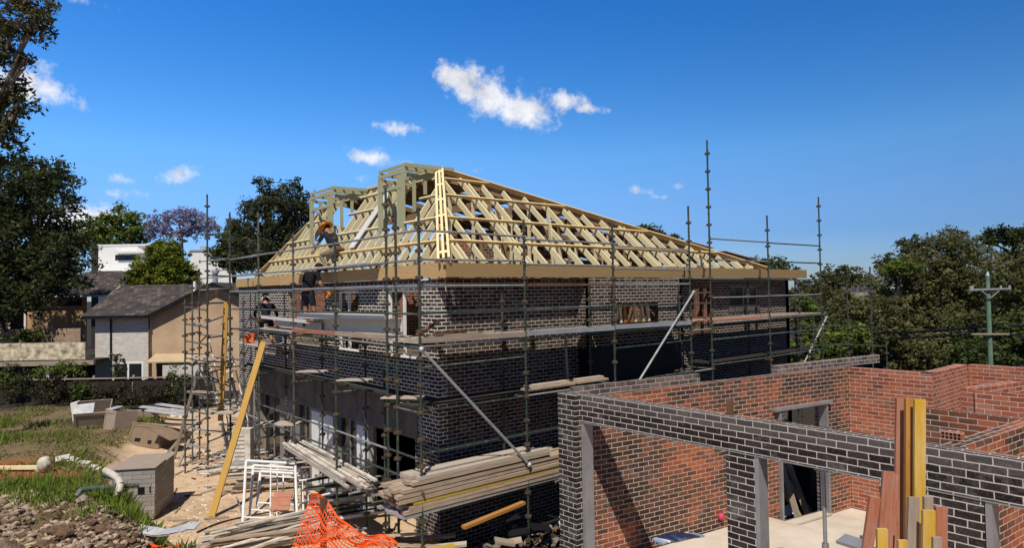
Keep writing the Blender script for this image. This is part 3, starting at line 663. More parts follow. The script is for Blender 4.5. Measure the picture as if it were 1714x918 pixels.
for a, b in ((8.63,15.5),): deck(sr, a, b, (-.95,-.7,-.45), 3.55, [m_dark_int])
for p, q in (((-1.2,-1.25,4.63),(1.5,-1.26,1.94)), ((5.05,-1.26,3.2),(7.72,-1.25,5.62)), ((13.7,-1.26,2.9),(15.75,-1.25,4.62))):
    d = MB(); d.tube(p, q, .03, 8); d.ball(q, .06, 0); d.ball(p, .06, 0); part('brace', d, m_galv if p[0] > 0 else m_alu, sr, True)
for yy in (-1.05,-.75,-.45): ledger(sr, (-1.5, yy, 1.42), (4.42, yy, 1.42), 'ledger', m_alu, .03)

sl = thing('scaffold', 'green steel scaffold with cluttered decks along the short left side of the house', 'scaffold', (0,0,0))
YS = [-.31, .08, 2.53, 5.1, 7.77, 9.16, 10.51]; TL = [7.5, 7.95, 7.35, 7.36, 8.2, 5.7, 8.45]
for yv, t in zip(YS, TL): standard(sl, -1.2, yv, -.05, t, mat=m_green if yv < 3 else random.choice((m_green, m_rail)))
for yv in (1.85, 2.8, 5.35, 8.0, 10.5): standard(sl, -.3, yv, -.05, 4.6 if yv not in (1.85,) else 3.9)
YL = [-1.2, .08, 2.53, 5.1, 7.77, 10.51]
for i in range(5):
    for z in (6.93, 6.37, 5.86, 5.3, 4.66, 3.68, 2.5, 2.05):
        if i == 0 and z in (3.68,): continue
        if i == 4 and z in (2.5,): continue
        zz = z-.10*max(0, 0) ; ledger(sl, (-1.2, YL[i], zz+jit()), (-1.2, YL[i+1], zz+jit()), 'guard_rail' if z > 4.9 else 'ledger', m_galv if (z > 5.8) else rmat())
for i in (0, 1, 2): ledger(sl, (-1.2, YL[i], 4.28), (-1.2, YL[i+1], 4.27), 'ledger', m_green)
for yv in YS:
    for z in (4.64, 3.4, 1.5): ledger(sl, (-1.2,yv,z), (-.28,yv,z), 'transom')
def decky(parent, y0, y1, xl, z, mats):
    for xv in xl: plank(parent, (xv, y0+jit(.08), z+jit(.008)), (xv, y1+jit(.08), z+jit(.008)), m=random.choice(mats))
decky(sl, -1.1, 2.6, (-1.07,-.83,-.59,-.35), 4.74, [m_board]); decky(sl, 2.5, 5.2, (-1.07,-.83,-.59,-.35), 4.74, [m_board]); decky(sl, 5.1, 8.0, (-1.07,-.83,-.59,-.35), 4.74, [m_board, m_greyform])
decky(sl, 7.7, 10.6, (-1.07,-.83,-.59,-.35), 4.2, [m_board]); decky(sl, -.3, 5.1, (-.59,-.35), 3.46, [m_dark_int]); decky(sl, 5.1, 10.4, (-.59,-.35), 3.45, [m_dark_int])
mb = MB(); mb.beam((-1.225,.1,4.80),(-1.225,2.5,4.80),.03,.1); part('toe_board', mb, m_lumber, sl); mb = MB(); mb.beam((-1.225,2.55,4.80),(-1.225,5.1,4.79),.03,.1); part('toe_board', mb, m_redform, sl)
for yv in (1.4, 3.2, 5.0): ledger(sl, (-1.45,yv,1.33), (-.45,yv,1.33), 'transom', m_alu)

# stair tower at the left end
st = thing('scaffold_stair_tower', 'narrow scaffold stair tower at the left end of the house', 'scaffold', tuple(lvl(0,0,0)*0))
TA, TB, TC, TD = at(310,795,21.35), at(348,800,21.0), at(386,700,22.4), at(334,700,23.0)
T = [Vector((p.x, p.y, 0)) for p in (TA, TB, TC, TD)]
for p, t, z0 in zip(T, (5.65, 9.0, 8.6, 6.7), (-.05,-.05,-.05,-.05)): standard(st, p.x, p.y, z0, t, mat=random.choice((m_green, m_rail)))
pe = at(322,600,22.3); standard(st, pe.x, pe.y, -.05, 6.1, mat=m_rail)
for k_, z in enumerate((1.0, 1.55, 2.1, 2.65, 3.2, 3.75, 4.3, 4.85, 5.4)):
    ledger(st, T[0]+Vector((0,0,z)), T[1]+Vector((0,0,z-.12)), 'ledger', m_rail if z > 2 else m_galv)
    if k_ % 2 == 0: ledger(st, T[1]+Vector((0,0,z+.1)), T[2]+Vector((0,0,z+.1)), 'ledger', rmat()); ledger(st, T[3]+Vector((0,0,z+.1)), T[2]+Vector((0,0,z+.1)), 'ledger', rmat())
    if k_ % 3 == 0: ledger(st, T[0]+Vector((0,0,z+.2)), T[3]+Vector((0,0,z+.2)), 'ledger', rmat())
for z in (6.4, 7.0, 6.0): ledger(st, T[1]+Vector((0,0,z)), T[2]+Vector((0,0,z)), 'guard_rail', m_galv); ledger(st, T[3]+Vector((0,0,z-.05)), T[2]+Vector((0,0,z)), 'guard_rail', m_galv)
for z in (6.95, 6.4): ledger(st, T[2]+Vector((0,0,z)), (-1.2,7.77,z), 'guard_rail', m_galv)
sd = RGT
for k_ in range(9):
    a = at(398-k_*4.2, 745-k_*17.5, 22.2+k_*.12); d = MB(); d.beam(a-sd*.42, a+sd*.42, .26, .05); part('stair_tread', d, m_tube, st)
for s in (-.34, .34):
    d = MB(); d.beam(at(398,752,22.2)+sd*s, at(398-8*4.2,742-8*17.5,23.2)+sd*s, .05, .14); part('stair_stringer', d, m_tube, st)
    d = MB(); d.path([at(398,742,22.2)+sd*s, at(398,705,22.2)+sd*s, at(398-8*4.2,702-8*17.5,23.2)+sd*s, at(398-8*4.2,742-8*17.5,23.2)+sd*s], .022, 7); part('stair_handrail', d, m_tube, st, True)
d = MB(); c_ = at(372, 690, 21.6); d.beam(c_-sd*.55, c_+sd*.5, .7, .05); part('stair_landing', d, m_board, st)
d = MB(); c_ = at(355, 605, 22.2); d.beam(c_-sd*.6, c_+sd*.55, .6, .05); part('stair_landing', d, m_board, st)

for k_ in range(7):
    z = 1.4+k_*.62; a = T[k_ % 4]+Vector((0,0,z)); b = T[(k_+1+(k_ % 2)) % 4]+Vector((0,0,z+random.choice((0,.5,-.4)))); ledger(st, a, b, 'brace' if abs(a.z-b.z) > .1 else 'transom', rmat())
for k_ in range(3):
    a = T[0].lerp(T[3], .3+.2*k_)+Vector((0,0,2.6+1.1*k_)); plank(st, a, a+(T[2]-T[3])*.9, .2, .04, m_board)
# scaffold standing beyond the right end of the house
sf = thing('scaffold', 'dark scaffold standing beyond the right end of the house', 'scaffold', (0,0,0))
FP = [(1337,470,22.6),(1361,530,22.0),(1417,470,23.0),(1456,447,22.4),(1483,560,22.6)]
fpts = []
for (x_, y_, D_) in FP:
    p = at(x_, y_, D_); fpts.append(p); standard(sf, p.x, p.y, -.05, p.z)
for z in (4.35, 3.7):
    ledger(sf, (15.5,-1.2,z), (fpts[3].x, fpts[3].y, z), 'ledger', m_green); ledger(sf, (fpts[0].x,fpts[0].y,z), (fpts[2].x,fpts[2].y,z), 'ledger', m_green); ledger(sf, (fpts[3].x,fpts[3].y,z-.03), (fpts[4].x,fpts[4].y,z-.03), 'ledger', m_green)
for z in (5.9, 5.3): ledger(sf, (fpts[0].x,fpts[0].y,z), (15.5,-1.2,z), 'guard_rail', m_green)

# ------------------------------------------------------------------ garage with half built walls
gar = thing('brick_garage', 'roofless half built brick garage with dark brick front and red inner walls', 'garage', (0,0,0))
G0 = Vector((.16,-4.12,0)); G1 = Vector((7.62,-5.42,0)); gd = (G1-G0).normalized(); gn = Vector((gd.y,-gd.x,0))*-1   # gn: away from the garage room
Lw = (G1-G0).length
oa, ob = (Vector((5.18,0,0))-Vector((G0.x,0,0))).x/gd.x, (6.78-G0.x)/gd.x
mb = MB(); wall(mb, G0.xy, G1.xy, .4, 3.85, .11, [(oa, ob, .66, 3.12)], 0, 0); part('red_inner_wall', mb, m_common, gar)
mb = MB(); q0 = G0+gn*.16; q1 = G1+gn*.16+gd*.3
wall(mb, q0.xy, q1.xy, .0, 3.853, .11, [(oa, ob, .66, 3.12)], 0, 0)
wall(mb, (q0+gd*0+gn*.002).xy, (q0+gd*3.05+gn*.002).xy, 3.854, 4.03, .11); 
wall(mb, (q0+gd*5.3+gn*.002).xy, (q0+gd*9.1+gn*.002).xy, 3.854, 4.04, .11)
part('outer_wall', mb, m_outer, gar)
mb = MB(); c0 = G0+gn*.03
mb.beam(c0+gd*(oa-.15)+Vector((0,0,3.155)), c0+gd*(ob+.12)+Vector((0,0,3.155)), .26, .065); part('steel_lintel', mb, m_steel, gar)
for s in (oa+.03, ob-.03): mb = MB(); mb.beam(c0+gd*s+Vector((0,0,.67)), c0+gd*s+Vector((0,0,3.12)), .2, .06, up=gd); part('steel_jamb', mb, m_steel, gar)
mb = MB(); mb.beam(c0+gd*oa+Vector((0,0,.69)), c0+gd*ob+Vector((0,0,.69)), .22, .04); part('door_sill', mb, m_con, gar)
# front: piers and beam
mb = MB(); wall(mb, (-.10,-3.86), (-.10,-4.27), -.1, 3.96, .24); part('pier', mb, m_garage_dark, gar)
mb = MB(); wall(mb, (.03,-4.275), (.03,-11.2), 3.5, 3.7845, .11, (), 0); part('beam', mb, m_garage_dark, gar); mb = MB(); wall(mb, (.03,-4.275), (.03,-11.2), 3.785, 3.965, .11, (), 0); part('beam_top_course', mb, m_capb, gar)
mb = MB(); wall(mb, (.17,-4.28), (.17,-11.2), 3.505, 3.955, .11, (), 0); part('inner_beam', mb, m_common, gar)
mb = MB(); wall(mb, (.028,-7.02), (.028,-7.44), -.1, 3.50, .24); part('pier', mb, m_garage_dark, gar)
mb = MB(); wall(mb, (.028,-8.98), (.028,-9.98), -.1, 3.50, .24); part('pier', mb, m_garage_dark, gar)
for yv in (-4.31, -7.47, -10.02): mb = MB(); mb.box((.03,yv-.03,-.1),(.25,yv+.03,3.49)); part('steel_jamb', mb, m_steel, gar)
mb = MB(); mb.box((.02,-11.2,3.487),(.26,-4.28,3.499)); part('steel_lintel', mb, m_steel, gar)
mb = MB()
mb.box((.0,-5.95,3.0),(.0+.05,-5.9,3.0)) if False else None
# inner room walls behind the front
def rw(p, q, z0, z1, th, mat, name='red_wall'):
    mb = MB(); wall(mb, p, q, z0, z1, th); part(name, mb, mat, gar)
rw((7.62,-5.425), (7.66,-7.1), .3, 3.85, .23, m_red)
rw((7.67,-7.11), (10.0,-7.11), .3, 3.85, .23, m_red); rw((10.0,-7.12), (9.95,-8.2), .3, 3.85, .23, m_red)
rw((5.83,-8.36), (7.46,-8.72), .3, 3.85, .23, m_red); rw((5.80,-8.37), (5.80,-11.5), .3, 3.83, .11, m_red)
rw((3.15,-8.3), (3.15,-12.0), .3, 3.85, .11, m_common)
rw((.30,-9.55), (3.15,-9.82), .3, 3.84, .23, m_common)
mb = MB(); c_ = Vector((1.5,-9.3,0))
mb.box((1.0,-9.72,3.845),(1.23,-9.61,3.925)); part('loose_brick', mb, m_red, gar) if False else None
mb = MB(); mb.hexa([(.0,-4.2,.0),(4.75,-4.9,.0),(4.75,-12,.0),(.0,-12,.0),(.0,-4.2,1.0),(4.75,-4.9,1.0),(4.75,-12,1.0),(.0,-12,1.0)]); 
o = part('concrete_slab', mb, m_con, gar)
mb = MB(); mb.hexa([(4.751,-4.85,.0),(7.6,-5.35,.0),(7.6,-12,.0),(4.751,-12,.0),(4.751,-4.85,.655),(7.6,-5.35,.655),(7.6,-12,.655),(4.751,-12,.655)]); part('concrete_slab', mb, m_con, gar)
# steel prop under the beam, brick left on the wall, blue sheet
d = MB(); p = Vector((.3,-8.22,1.0)); d.tube(p, p+Vector((0,0,1.5)), .03, 10); d.tube(p+Vector((0,0,1.45)), p+Vector((0,0,2.42)), .024, 10); d.box((p.x-.08,p.y-.08,1.001),(p.x+.08,p.y+.08,1.012)); d.box((p.x-.08,p.y-.08,3.41),(p.x+.08,p.y+.08,3.42)); d.tube(p+Vector((0,0,1.4)), p+Vector((0,0,1.5)), .042, 10)
solo('steel_prop', d, m_steel, 'thin grey steel prop holding up the dark brick beam', 'prop', smooth=True)
d = MB(); bx, by = 1.05, -9.52; mat_hole = m_black
d.box((bx,by,3.852),(bx+.076,by+.23,3.962)) 
for k_ in range(5):
    for j_ in range(2): d.box((bx-.002,by+.02+k_*.042,3.87+j_*.044),(bx+.001,by+.046+k_*.042,3.9+j_*.044),1)
solo('red_brick', d, [m_red, mat_hole], 'loose red brick with core holes lying on the low inner wall', 'brick')
d = MB(); d.tube((.16,-7.02,3.962),(.16,-7.02,4.15),.03,6); d.box((.12,-7.05,3.962),(.2,-6.99,4.16)); solo('timber_peg', d, m_browntrim, 'short dark timber stub standing up from the beam', 'peg')

# ------------------------------------------------------------------ people
def skin_body(joints, bones, root):
    """joints: name -> (xyz, radius, material); grows one continuous body"""
    nm = list(joints); idx = {n: i for i, n in enumerate(nm)}
    me = bpy.data.meshes.new('person_body'); me.from_pydata([joints[n][0] for n in nm], [(idx[a], idx[b]) for a, b in bones], [])
    ob = bpy.data.objects.new('person_body', me); C.objects.link(ob)
    md = ob.modifiers.new('skin', 'SKIN'); md.use_smooth_shade = True
    sv = me.skin_vertices[0].data
    for n in nm:
        r = joints[n][1]; sv[idx[n]].radius = (r, r) if not isinstance(r, tuple) else r; sv[idx[n]].use_root = (n == root)
    s2 = ob.modifiers.new('sub', 'SUBSURF'); s2.levels = 2; s2.render_levels = 2
    bpy.context.view_layer.update(); dg = bpy.context.evaluated_depsgraph_get()
    m2 = bpy.data.meshes.new_from_object(ob.evaluated_get(dg)); bpy.data.objects.remove(ob); return m2
def person(label, loc, rz, J, mats, extra):
    """J: joint positions (local metres); mats: names -> material"""
    V = Vector; joints = {}; bones = []
    def add(n, p, r, m): joints[n] = (tuple(p), r, m)
    add('pelvis', J['pelvis'], .125, 'trousers'); add('waist', V(J['pelvis']).lerp(V(J['chest']), .4), .118, 'shirt'); add('chest', J['chest'], .145, 'shirt')
    add('neck', J['neck'], .06, 'skin'); add('head0', V(J['neck']).lerp(V(J['head']), .55), .075, 'skin'); add('head', J['head'], .098, 'skin')
    hd = (V(J['head'])-V(J['neck'])).normalized(); add('crown', V(J['head'])+hd*.07, .075, 'skin')
    bones += [('pelvis','waist'),('waist','chest'),('chest','neck'),('neck','head0'),('head0','head'),('head','crown')]
    for s in 'LR':
        sh, el, wr, ha = (V(J[k+s]) for k in ('shoulder','elbow','wrist','hand')); hp, kn, an, to = (V(J[k+s]) for k in ('hip','knee','ankle','toe'))
        add('sh'+s, sh, .07, 'shirt'); add('ua'+s, sh.lerp(el, .55), .055, 'shirt'); add('el'+s, el, .044, 'sleeve'); add('fa'+s, el.lerp(wr, .4), .042, 'sleeve'); add('wr'+s, wr, .028, 'skin'); add('pa'+s, ha, (.042,.02), 'glove')
        bones += [('chest','sh'+s),('sh'+s,'ua'+s),('ua'+s,'el'+s),('el'+s,'fa'+s),('fa'+s,'wr'+s),('wr'+s,'pa'+s)]
        d = (ha-wr).normalized(); sd = d.cross(V((0,0,1))); sd = sd.normalized() if sd.length > .1 else V((1,0,0)); cu = d.cross(sd)
        for k_, (o_, l_) in enumerate(((-.033,.062),(-.011,.074),(.011,.070),(.033,.054))):
            a = ha+sd*o_+d*.04; b = a+d*l_*.5; c = b+d*l_*.3+cu*l_*.35
            add(f'f{k_}a{s}', a, .0095, 'glove'); add(f'f{k_}b{s}', b, .009, 'glove'); add(f'f{k_}c{s}', c, .0075, 'glove'); bones += [('pa'+s, f'f{k_}a{s}'), (f'f{k_}a{s}', f'f{k_}b{s}'), (f'f{k_}b{s}', f'f{k_}c{s}')]
        a = wr.lerp(ha, .5)+sd*-.045; b = a+d*.035-sd*.02+cu*.015; add('t0'+s, a, .012, 'glove'); add('t1'+s, b, .009, 'glove'); bones += [('pa'+s,'t0'+s),('t0'+s,'t1'+s)]
        add('hp'+s, hp, .105, 'trousers'); add('th'+s, hp.lerp(kn, .5), .088, 'trousers'); add('kn'+s, kn, .064, 'shin'); add('ca'+s, kn.lerp(an, .35), .060, 'shin'); add('an'+s, an, .042, 'boot'); add('to'+s, to, .04, 'boot')
        bones += [('pelvis','hp'+s),('hp'+s,'th'+s),('th'+s,'kn'+s),('kn'+s,'ca'+s),('ca'+s,'an'+s),('an'+s,'to'+s)]
    me = skin_body(joints, bones, 'pelvis'); me.materials.clear(); mn = list(mats)
    for n in mn: me.materials.append(mats[n])
    jn = list(joints); jp = np.array([joints[n][0] for n in jn]); bs = [(jn.index(a), jn.index(b)) for a, b in bones]
    cen = np.array([p.center[:] for p in me.polygons]); best = np.full(len(cen), 1e9); mi = np.zeros(len(cen), int)
    for a, b in bs:
        A, B = jp[a], jp[b]; d = B-A; L2 = max(d@d, 1e-9); t = np.clip(((cen-A)@d)/L2, 0, 1); dist = np.linalg.norm(cen-(A+t[:,None]*d), axis=1)-.5*np.array([joints[jn[a]][1] if not isinstance(joints[jn[a]][1], tuple) else .03])
        w = dist < best; best[w] = dist[w]; sel = np.where(t < .5, mn.index(joints[jn[a]][2]), mn.index(joints[jn[b]][2])); mi[w] = sel[w]
    me.polygons.foreach_set('material_index', mi.astype(np.int32)); me.polygons.foreach_set('use_smooth', [True]*len(me.polygons))
    o = bpy.data.objects.new('person', me); C.objects.link(o); o.location = loc; o.rotation_euler = (0, 0, rz); tag(o, label, 'person')
    extra(o, J, hd); o.scale = (1.1, 1.1, 1.1); return o
def face_bits(o, J, hd, fw, hair=True):
    hc = Vector(J['head']); fw = Vector(fw).normalized(); sd = fw.cross(hd).normalized(); up = hd
    d = MB(); d.ball(hc+fw*.10-up*.012, .017, 0, 8, 5); part('nose', d, m_skin, o, True)
    d = MB(); 
    for s in (-1, 1): d.ball(hc+fw*.088+sd*.033*s+up*.02, .011, 0, 8, 5)
    part('eyes', d, m_hair, o, True)
    d = MB()
    for s in (-1, 1): d.ball(hc+sd*.098*s, .028, 0, 8, 5, (.5,.7,1))
    part('ears', d, m_skin, o, True)
    d = MB(); d.beam(hc+fw*.094-up*.05-sd*.022, hc+fw*.094-up*.05+sd*.022, .012, .008); part('mouth', d, m_redform, o)
    if hair: d = MB(); d.ball(hc+fw*.045-up*.065, .072, 0, 10, 6); part('beard', d, m_hair, o, True)
    d = MB(); d.ball(hc-fw*.02+up*.035, .105, 0, 12, 8); part('hair', d, m_hair, o, True)

# man with the orange hat, crouched on the roof frame, turned to the left
J = dict(pelvis=(0,0,.30), chest=(0,.24,.66), neck=(0,.31,.82), head=(0,.39,.93), shoulderL=(-.19,.27,.74), elbowL=(-.25,.42,.50), wristL=(-.20,.60,.34), handL=(-.18,.67,.30), shoulderR=(.19,.27,.74), elbowR=(.30,.30,.48), wristR=(.25,.48,.30), handR=(.23,.55,.26),
         hipL=(-.11,.0,.28), kneeL=(-.17,.40,.20), ankleL=(-.17,.16,-.16), toeL=(-.18,.30,-.20), hipR=(.11,.0,.28), kneeR=(.20,.36,.28), ankleR=(.20,.14,-.12), toeR=(.21,.28,-.16))
def ex_roof(o, J, hd):
    face_bits(o, J, hd, (0,.95,-.3)); hc = Vector(J['head'])+hd*.055
    d = MB(); d.ball(hc, .118, 0, 16, 8, (1,1.1,.95)); a = hd; t = a.cross(Vector((1,0,0))).normalized(); b = a.cross(t)
    P0 = [hc-a*.0+ (t*math.cos(k_*math.pi/10)+b*math.sin(k_*math.pi/10))*.11 for k_ in range(20)]; P1 = [hc-a*.025+(t*math.cos(k_*math.pi/10)+b*math.sin(k_*math.pi/10))*.205 for k_ in range(20)]
    for k_ in range(20): d.face([P0[k_], P0[(k_+1)%20], P1[(k_+1)%20], P1[k_]], 0); d.face([p-a*.008 for p in (P1[k_], P1[(k_+1)%20], P0[(k_+1)%20], P0[k_])], 0)
    part('hat', d, m_hat, o, True)
    d = MB(); d.beam(Vector(J['pelvis'])+Vector((-.16,-.02,.06)), Vector(J['pelvis'])+Vector((.16,-.02,.06)), .2, .05); part('tool_belt', d, m_boot, o)
p = Vector((.16, 5.35, 6.62))
person('carpenter in orange hat, navy shirt and khaki trousers crouching on the roof frame', p, R(18), J, dict(skin=m_skin, shirt=m_navy, sleeve=m_skin, trousers=m_khaki, shin=m_khaki, boot=m_boot, glove=m_skin), ex_roof)
# man on the deck, back to the camera, bent over the wall
J = dict(pelvis=(0,-.02,.92), chest=(0,.10,1.30), neck=(0,.20,1.46), head=(0,.31,1.52), shoulderL=(-.20,.11,1.38), elbowL=(-.31,.10,1.12), wristL=(-.27,.26,.93), handL=(-.25,.33,.90), shoulderR=(.20,.11,1.38), elbowR=(.32,.10,1.12), wristR=(.30,.26,.92), handR=(.29,.33,.88),
         hipL=(-.10,-.02,.88), kneeL=(-.13,.03,.48), ankleL=(-.14,-.03,.09), toeL=(-.15,.13,.03), hipR=(.10,-.02,.88), kneeR=(.12,.06,.48), ankleR=(.14,.0,.09), toeR=(.15,.16,.03))
def ex_deck(o, J, hd):
    face_bits(o, J, hd, (0,.6,-.8)); hc = Vector(J['head'])+hd*.04
    d = MB(); d.ball(hc, .115, 0, 14, 8); d.beam(hc+Vector((0,.08,-.03)), hc+Vector((0,.2,-.08)), .17, .015); part('cap', d, m_blackcloth, o, True)
    d = MB(); d.beam((-.15,-.05,.98), (.15,-.05,.98), .22, .07); part('tool_belt', d, m_boot, o)
    d = MB(); h = Vector(J['handR']); d.beam(h+Vector((0,.02,.0)), h+Vector((.05,.16,.02)), .06, .09); d.beam(h+Vector((0,.02,.0)), h+Vector((0,.0,-.12)), .045, .05); part('drill', d, m_hat, o)
person('builder in black shirt and dark shorts with his back turned on the scaffold deck', Vector((-.72, 5.25, 4.79)), R(-72), J, dict(skin=m_skin, shirt=m_blackcloth, sleeve=m_skin, trousers=m_navy, shin=m_skin, boot=m_boot, glove=m_skin), ex_deck)
# stooping man at the far end of the deck
J = dict(pelvis=(0,-.10,.66), chest=(0,.24,.98), neck=(0,.36,1.10), head=(0,.47,1.19), shoulderL=(-.19,.26,1.06), elbowL=(-.30,.42,.84), wristL=(-.28,.62,.70), handL=(-.27,.69,.67), shoulderR=(.19,.26,1.06), elbowR=(.31,.36,.80), wristR=(.28,.55,.62), handR=(.27,.62,.58),
         hipL=(-.11,-.10,.64), kneeL=(-.16,.20,.40), ankleL=(-.15,-.10,.09), toeL=(-.16,.06,.03), hipR=(.11,-.10,.64), kneeR=(.16,.22,.40), ankleR=(.16,-.06,.09), toeR=(.17,.1,.03))
def ex_end(o, J, hd):
    face_bits(o, J, hd, (0,.9,-.35)); hc = Vector(J['head'])+hd*.05
    d = MB(); d.ball(hc, .116, 0, 14, 8); d.beam(hc+Vector((0,.07,-.02)), hc+Vector((0,.21,-.06)), .17, .015); part('cap', d, m_white, o, True)
person('stooping builder in dark clothes with white cap and orange gloves on the deck', Vector((-.72, 8.55, 4.24)), R(-20), J, dict(skin=m_skin, shirt=m_blackcloth, sleeve=m_blackcloth, trousers=m_blackcloth, shin=m_navy, boot=m_boot, glove=m_hivis), ex_end)
def saw(loc, rz, label):
    r = thing('power_saw', label, 'power saw', loc, rz); d = MB(); d.beam((0,-.14,.12),(0,.14,.12),.16,.18); d.beam((0,-.2,.26),(0,.12,.28),.05,.05); part('body', d, m_hivis, r)
    d = MB(); d.tube((.1,.05,.12),(.11,.05,.12),.12,16); part('blade', d, m_alu, r); d = MB(); d.beam((0,-.3,.14),(0,-.14,.14),.05,.06); part('handle', d, m_black, r)
saw((-.95, 9.35, 4.23), R(60), 'orange power saw standing on the far end of the deck')
saw((-.55, 7.95, 4.77), R(-30), 'orange power saw with black handle on the deck beside the stooping builder')

# ------------------------------------------------------------------ loose things on the scaffold
def lshape(p, q, w, h, th=.012):
    d = MB(); p = Vector(p); q = Vector(q); up = Vector((0,0,1)); dr = (q-p).normalized(); sd = dr.cross(up)
    d.beam(p, q, w, th); d.beam(p-sd*w/2-up*h/2, q-sd*w/2-up*h/2, th, h); d.beam(p+sd*w/2+up*h*.2, q+sd*w/2+up*h*.2, th, h*.4); return d
solo('metal_flashing', lshape((-.98,7.6,5.05), (-.98,4.3,4.99), .42, .22), m_whitemetal, 'long folded white metal flashing on the left deck below the stooping builder', 'flashing')
solo('metal_flashing', lshape((-.92,5.0,5.10), (-.92,.30,5.18), .44, .34), m_whitemetal, 'folded white metal flashing nearest the corner of the left deck', 'flashing')
d = lshape((-.32,7.3,6.44), (-.26,2.3,6.47), .46, .05, .01); solo('metal_flashing', d, m_whitemetal, 'white metal sheet laid along the eave of the left roof slope', 'flashing')
for k_, (a, b, mt) in enumerate((((-.9,-.9,4.83),(.6,-.75,4.83),m_old), ((-.4,-.6,4.82),(.9,-.5,4.82),m_browntrim), ((-.95,-.7,4.86),(-.2,-.35,5.12),m_browntrim), ((-.7,-.95,4.9),(.3,-.6,4.88),m_browntrim), ((.0,-.4,4.83),(.9,-.85,4.86),m_old))):
    d = MB(); d.beam(a, b, .09, .045); solo('timber_offcut', d, mt, 'dark timber offcut lying on the deck at the corner of the house', 'offcut', 'timber offcuts at the house corner')
for k_, (x0, x1, yv, w) in enumerate(((1.6,3.1,-1.0,.22), (1.75,3.0,-.92,.18), (3.2,4.25,-1.0,.24), (3.3,4.2,-.93,.16))):
    d = MB(); d.beam((x0,yv,3.53+.05*(k_%2)),(x1,yv-.02,3.53+.05*(k_%2)),w,.045); solo('plank', d, m_board if k_ % 2 else m_lumber, 'short pale plank lying on the lower deck of the long side', 'plank', 'pale planks on the lower deck')
d = MB(); d.beam((2.9,-.75,3.53),(3.2,-.72,3.53),.3,.12); solo('timber_block', d, m_browntrim, 'brown timber block among the pale planks on the lower deck', 'block')
d = MB(); d.beam((3.35,-.62,3.5),(3.5,-.4,4.75),.06,.04); solo('timber_stick', d, m_old, 'thin timber stick leaning between the two decks of the long side', 'stick')
for (yv, z, lbl) in ((4.7,3.72,'white offcut board on the ledger of the left side, farthest from the corner'), (2.3,3.72,'pale offcut board on the ledger below the second standard'), (.2,3.55,'white board pair lying across ledgers beside the corner')):
    d = MB(); d.beam((-1.25,yv,z),(-.8,yv-.7,z+.02),.2,.03); d.beam((-1.15,yv-.2,z+.03),(-.75,yv-.8,z+.05),.12,.03); solo('offcut_board', d, m_board, lbl, 'board')
# lumber stack on the long side
lay = [(1.48,7,m_alu,-1.55,2.9),(1.56,6,m_lumber,-1.5,3.2),(1.64,6,m_lumber,-1.55,3.3),(1.72,5,m_yellow,-1.42,3.4),(1.80,6,m_lumber,-1.62,3.2),(1.89,5,m_lumber,-1.68,3.0),(1.98,5,m_lumber,-1.66,2.8),(2.08,5,m_lumber,-1.35,2.2),(2.16,4,m_board,-1.32,1.9)]
for (z, n, mt, x0, x1) in lay:
    for j_ in range(n):
        yv = -1.16+j_*.145+jit(.01); d = MB(); a = jit(.1); d.beam((x0+a, yv, z+jit(.008)), (x1+jit(.25), yv+jit(.03), z+jit(.008)), .135, .07 if mt is not m_alu else .05)
        if mt is m_yellow: solo('yellow_board', d, mt, 'yellow painted board in the middle of the lumber stack', 'board', 'yellow boards in the lumber stack')
        elif mt is m_alu: solo('steel_plank', d, mt, 'grey steel plank at the bottom of the lumber stack', 'plank', 'steel planks under the lumber stack')
        else: solo('lumber_board', d, mt, 'sawn board in the lumber stack on the long side scaffold', 'board', 'sawn boards in the lumber stack')
# steel lengths in the tray on the short side
for k_ in range(14):
    z = 1.42+.07*(k_//5)+jit(.01); xv = -1.28+(k_ % 5)*.13; d = MB(); d.beam((xv, 5.4+jit(.25), z+.22), (xv+jit(.05), 1.6+jit(.35), z-.02), .075, .05)
    solo('steel_length', d, m_tube if k_ % 3 else m_board, 'long pale steel section lying in the low tray of the left scaffold', 'steel section', 'pale steel sections in the low tray')
# rubble, folded sheeting and long timber under the lumber stack
d = MB(); d.beam((-.45,-1.5,1.12),(1.2,-1.4,1.22),.12,.06); solo('orange_timber', d, m_orform, 'reddish timber lying under the lumber stack', 'timber')
for k_ in range(26):
    x0 = -1.7+k_*.19+jit(.1); y0 = -1.4+jit(.25); z0 = .62+jit(.18); d = MB()
    a = Vector((x0,y0,z0)); b = a+Vector((random.uniform(.25,.6), jit(.3), jit(.18))); d.beam(a, b, random.uniform(.12,.26), random.choice((.02,.05)), up=(jit(.6),jit(.6),1))
    mt = random.choice((m_plastic_sheet, m_black, m_black, m_yellow if k_ < 9 else m_black, m_old, m_lumber if k_ < 6 else m_black))
    solo('scrap_piece', d, mt, 'broken scrap heaped under the lumber stack', 'scrap', 'scrap under the lumber stack')
for k_ in range(12):
    a = Vector((-1.9+jit(.5), -.3+jit(.6), .35+.05*k_)); b = a+Vector((1.5+jit(.4), -.9+jit(.3), jit(.12))); d = MB(); d.beam(a, b, .14, .05, up=(jit(.3),jit(.3),1)); solo('ground_plank', d, random.choice((m_board, m_lumber, m_yellow)), 'plank heaped on the ground by the corner of the house', 'plank', 'planks heaped at the house corner')

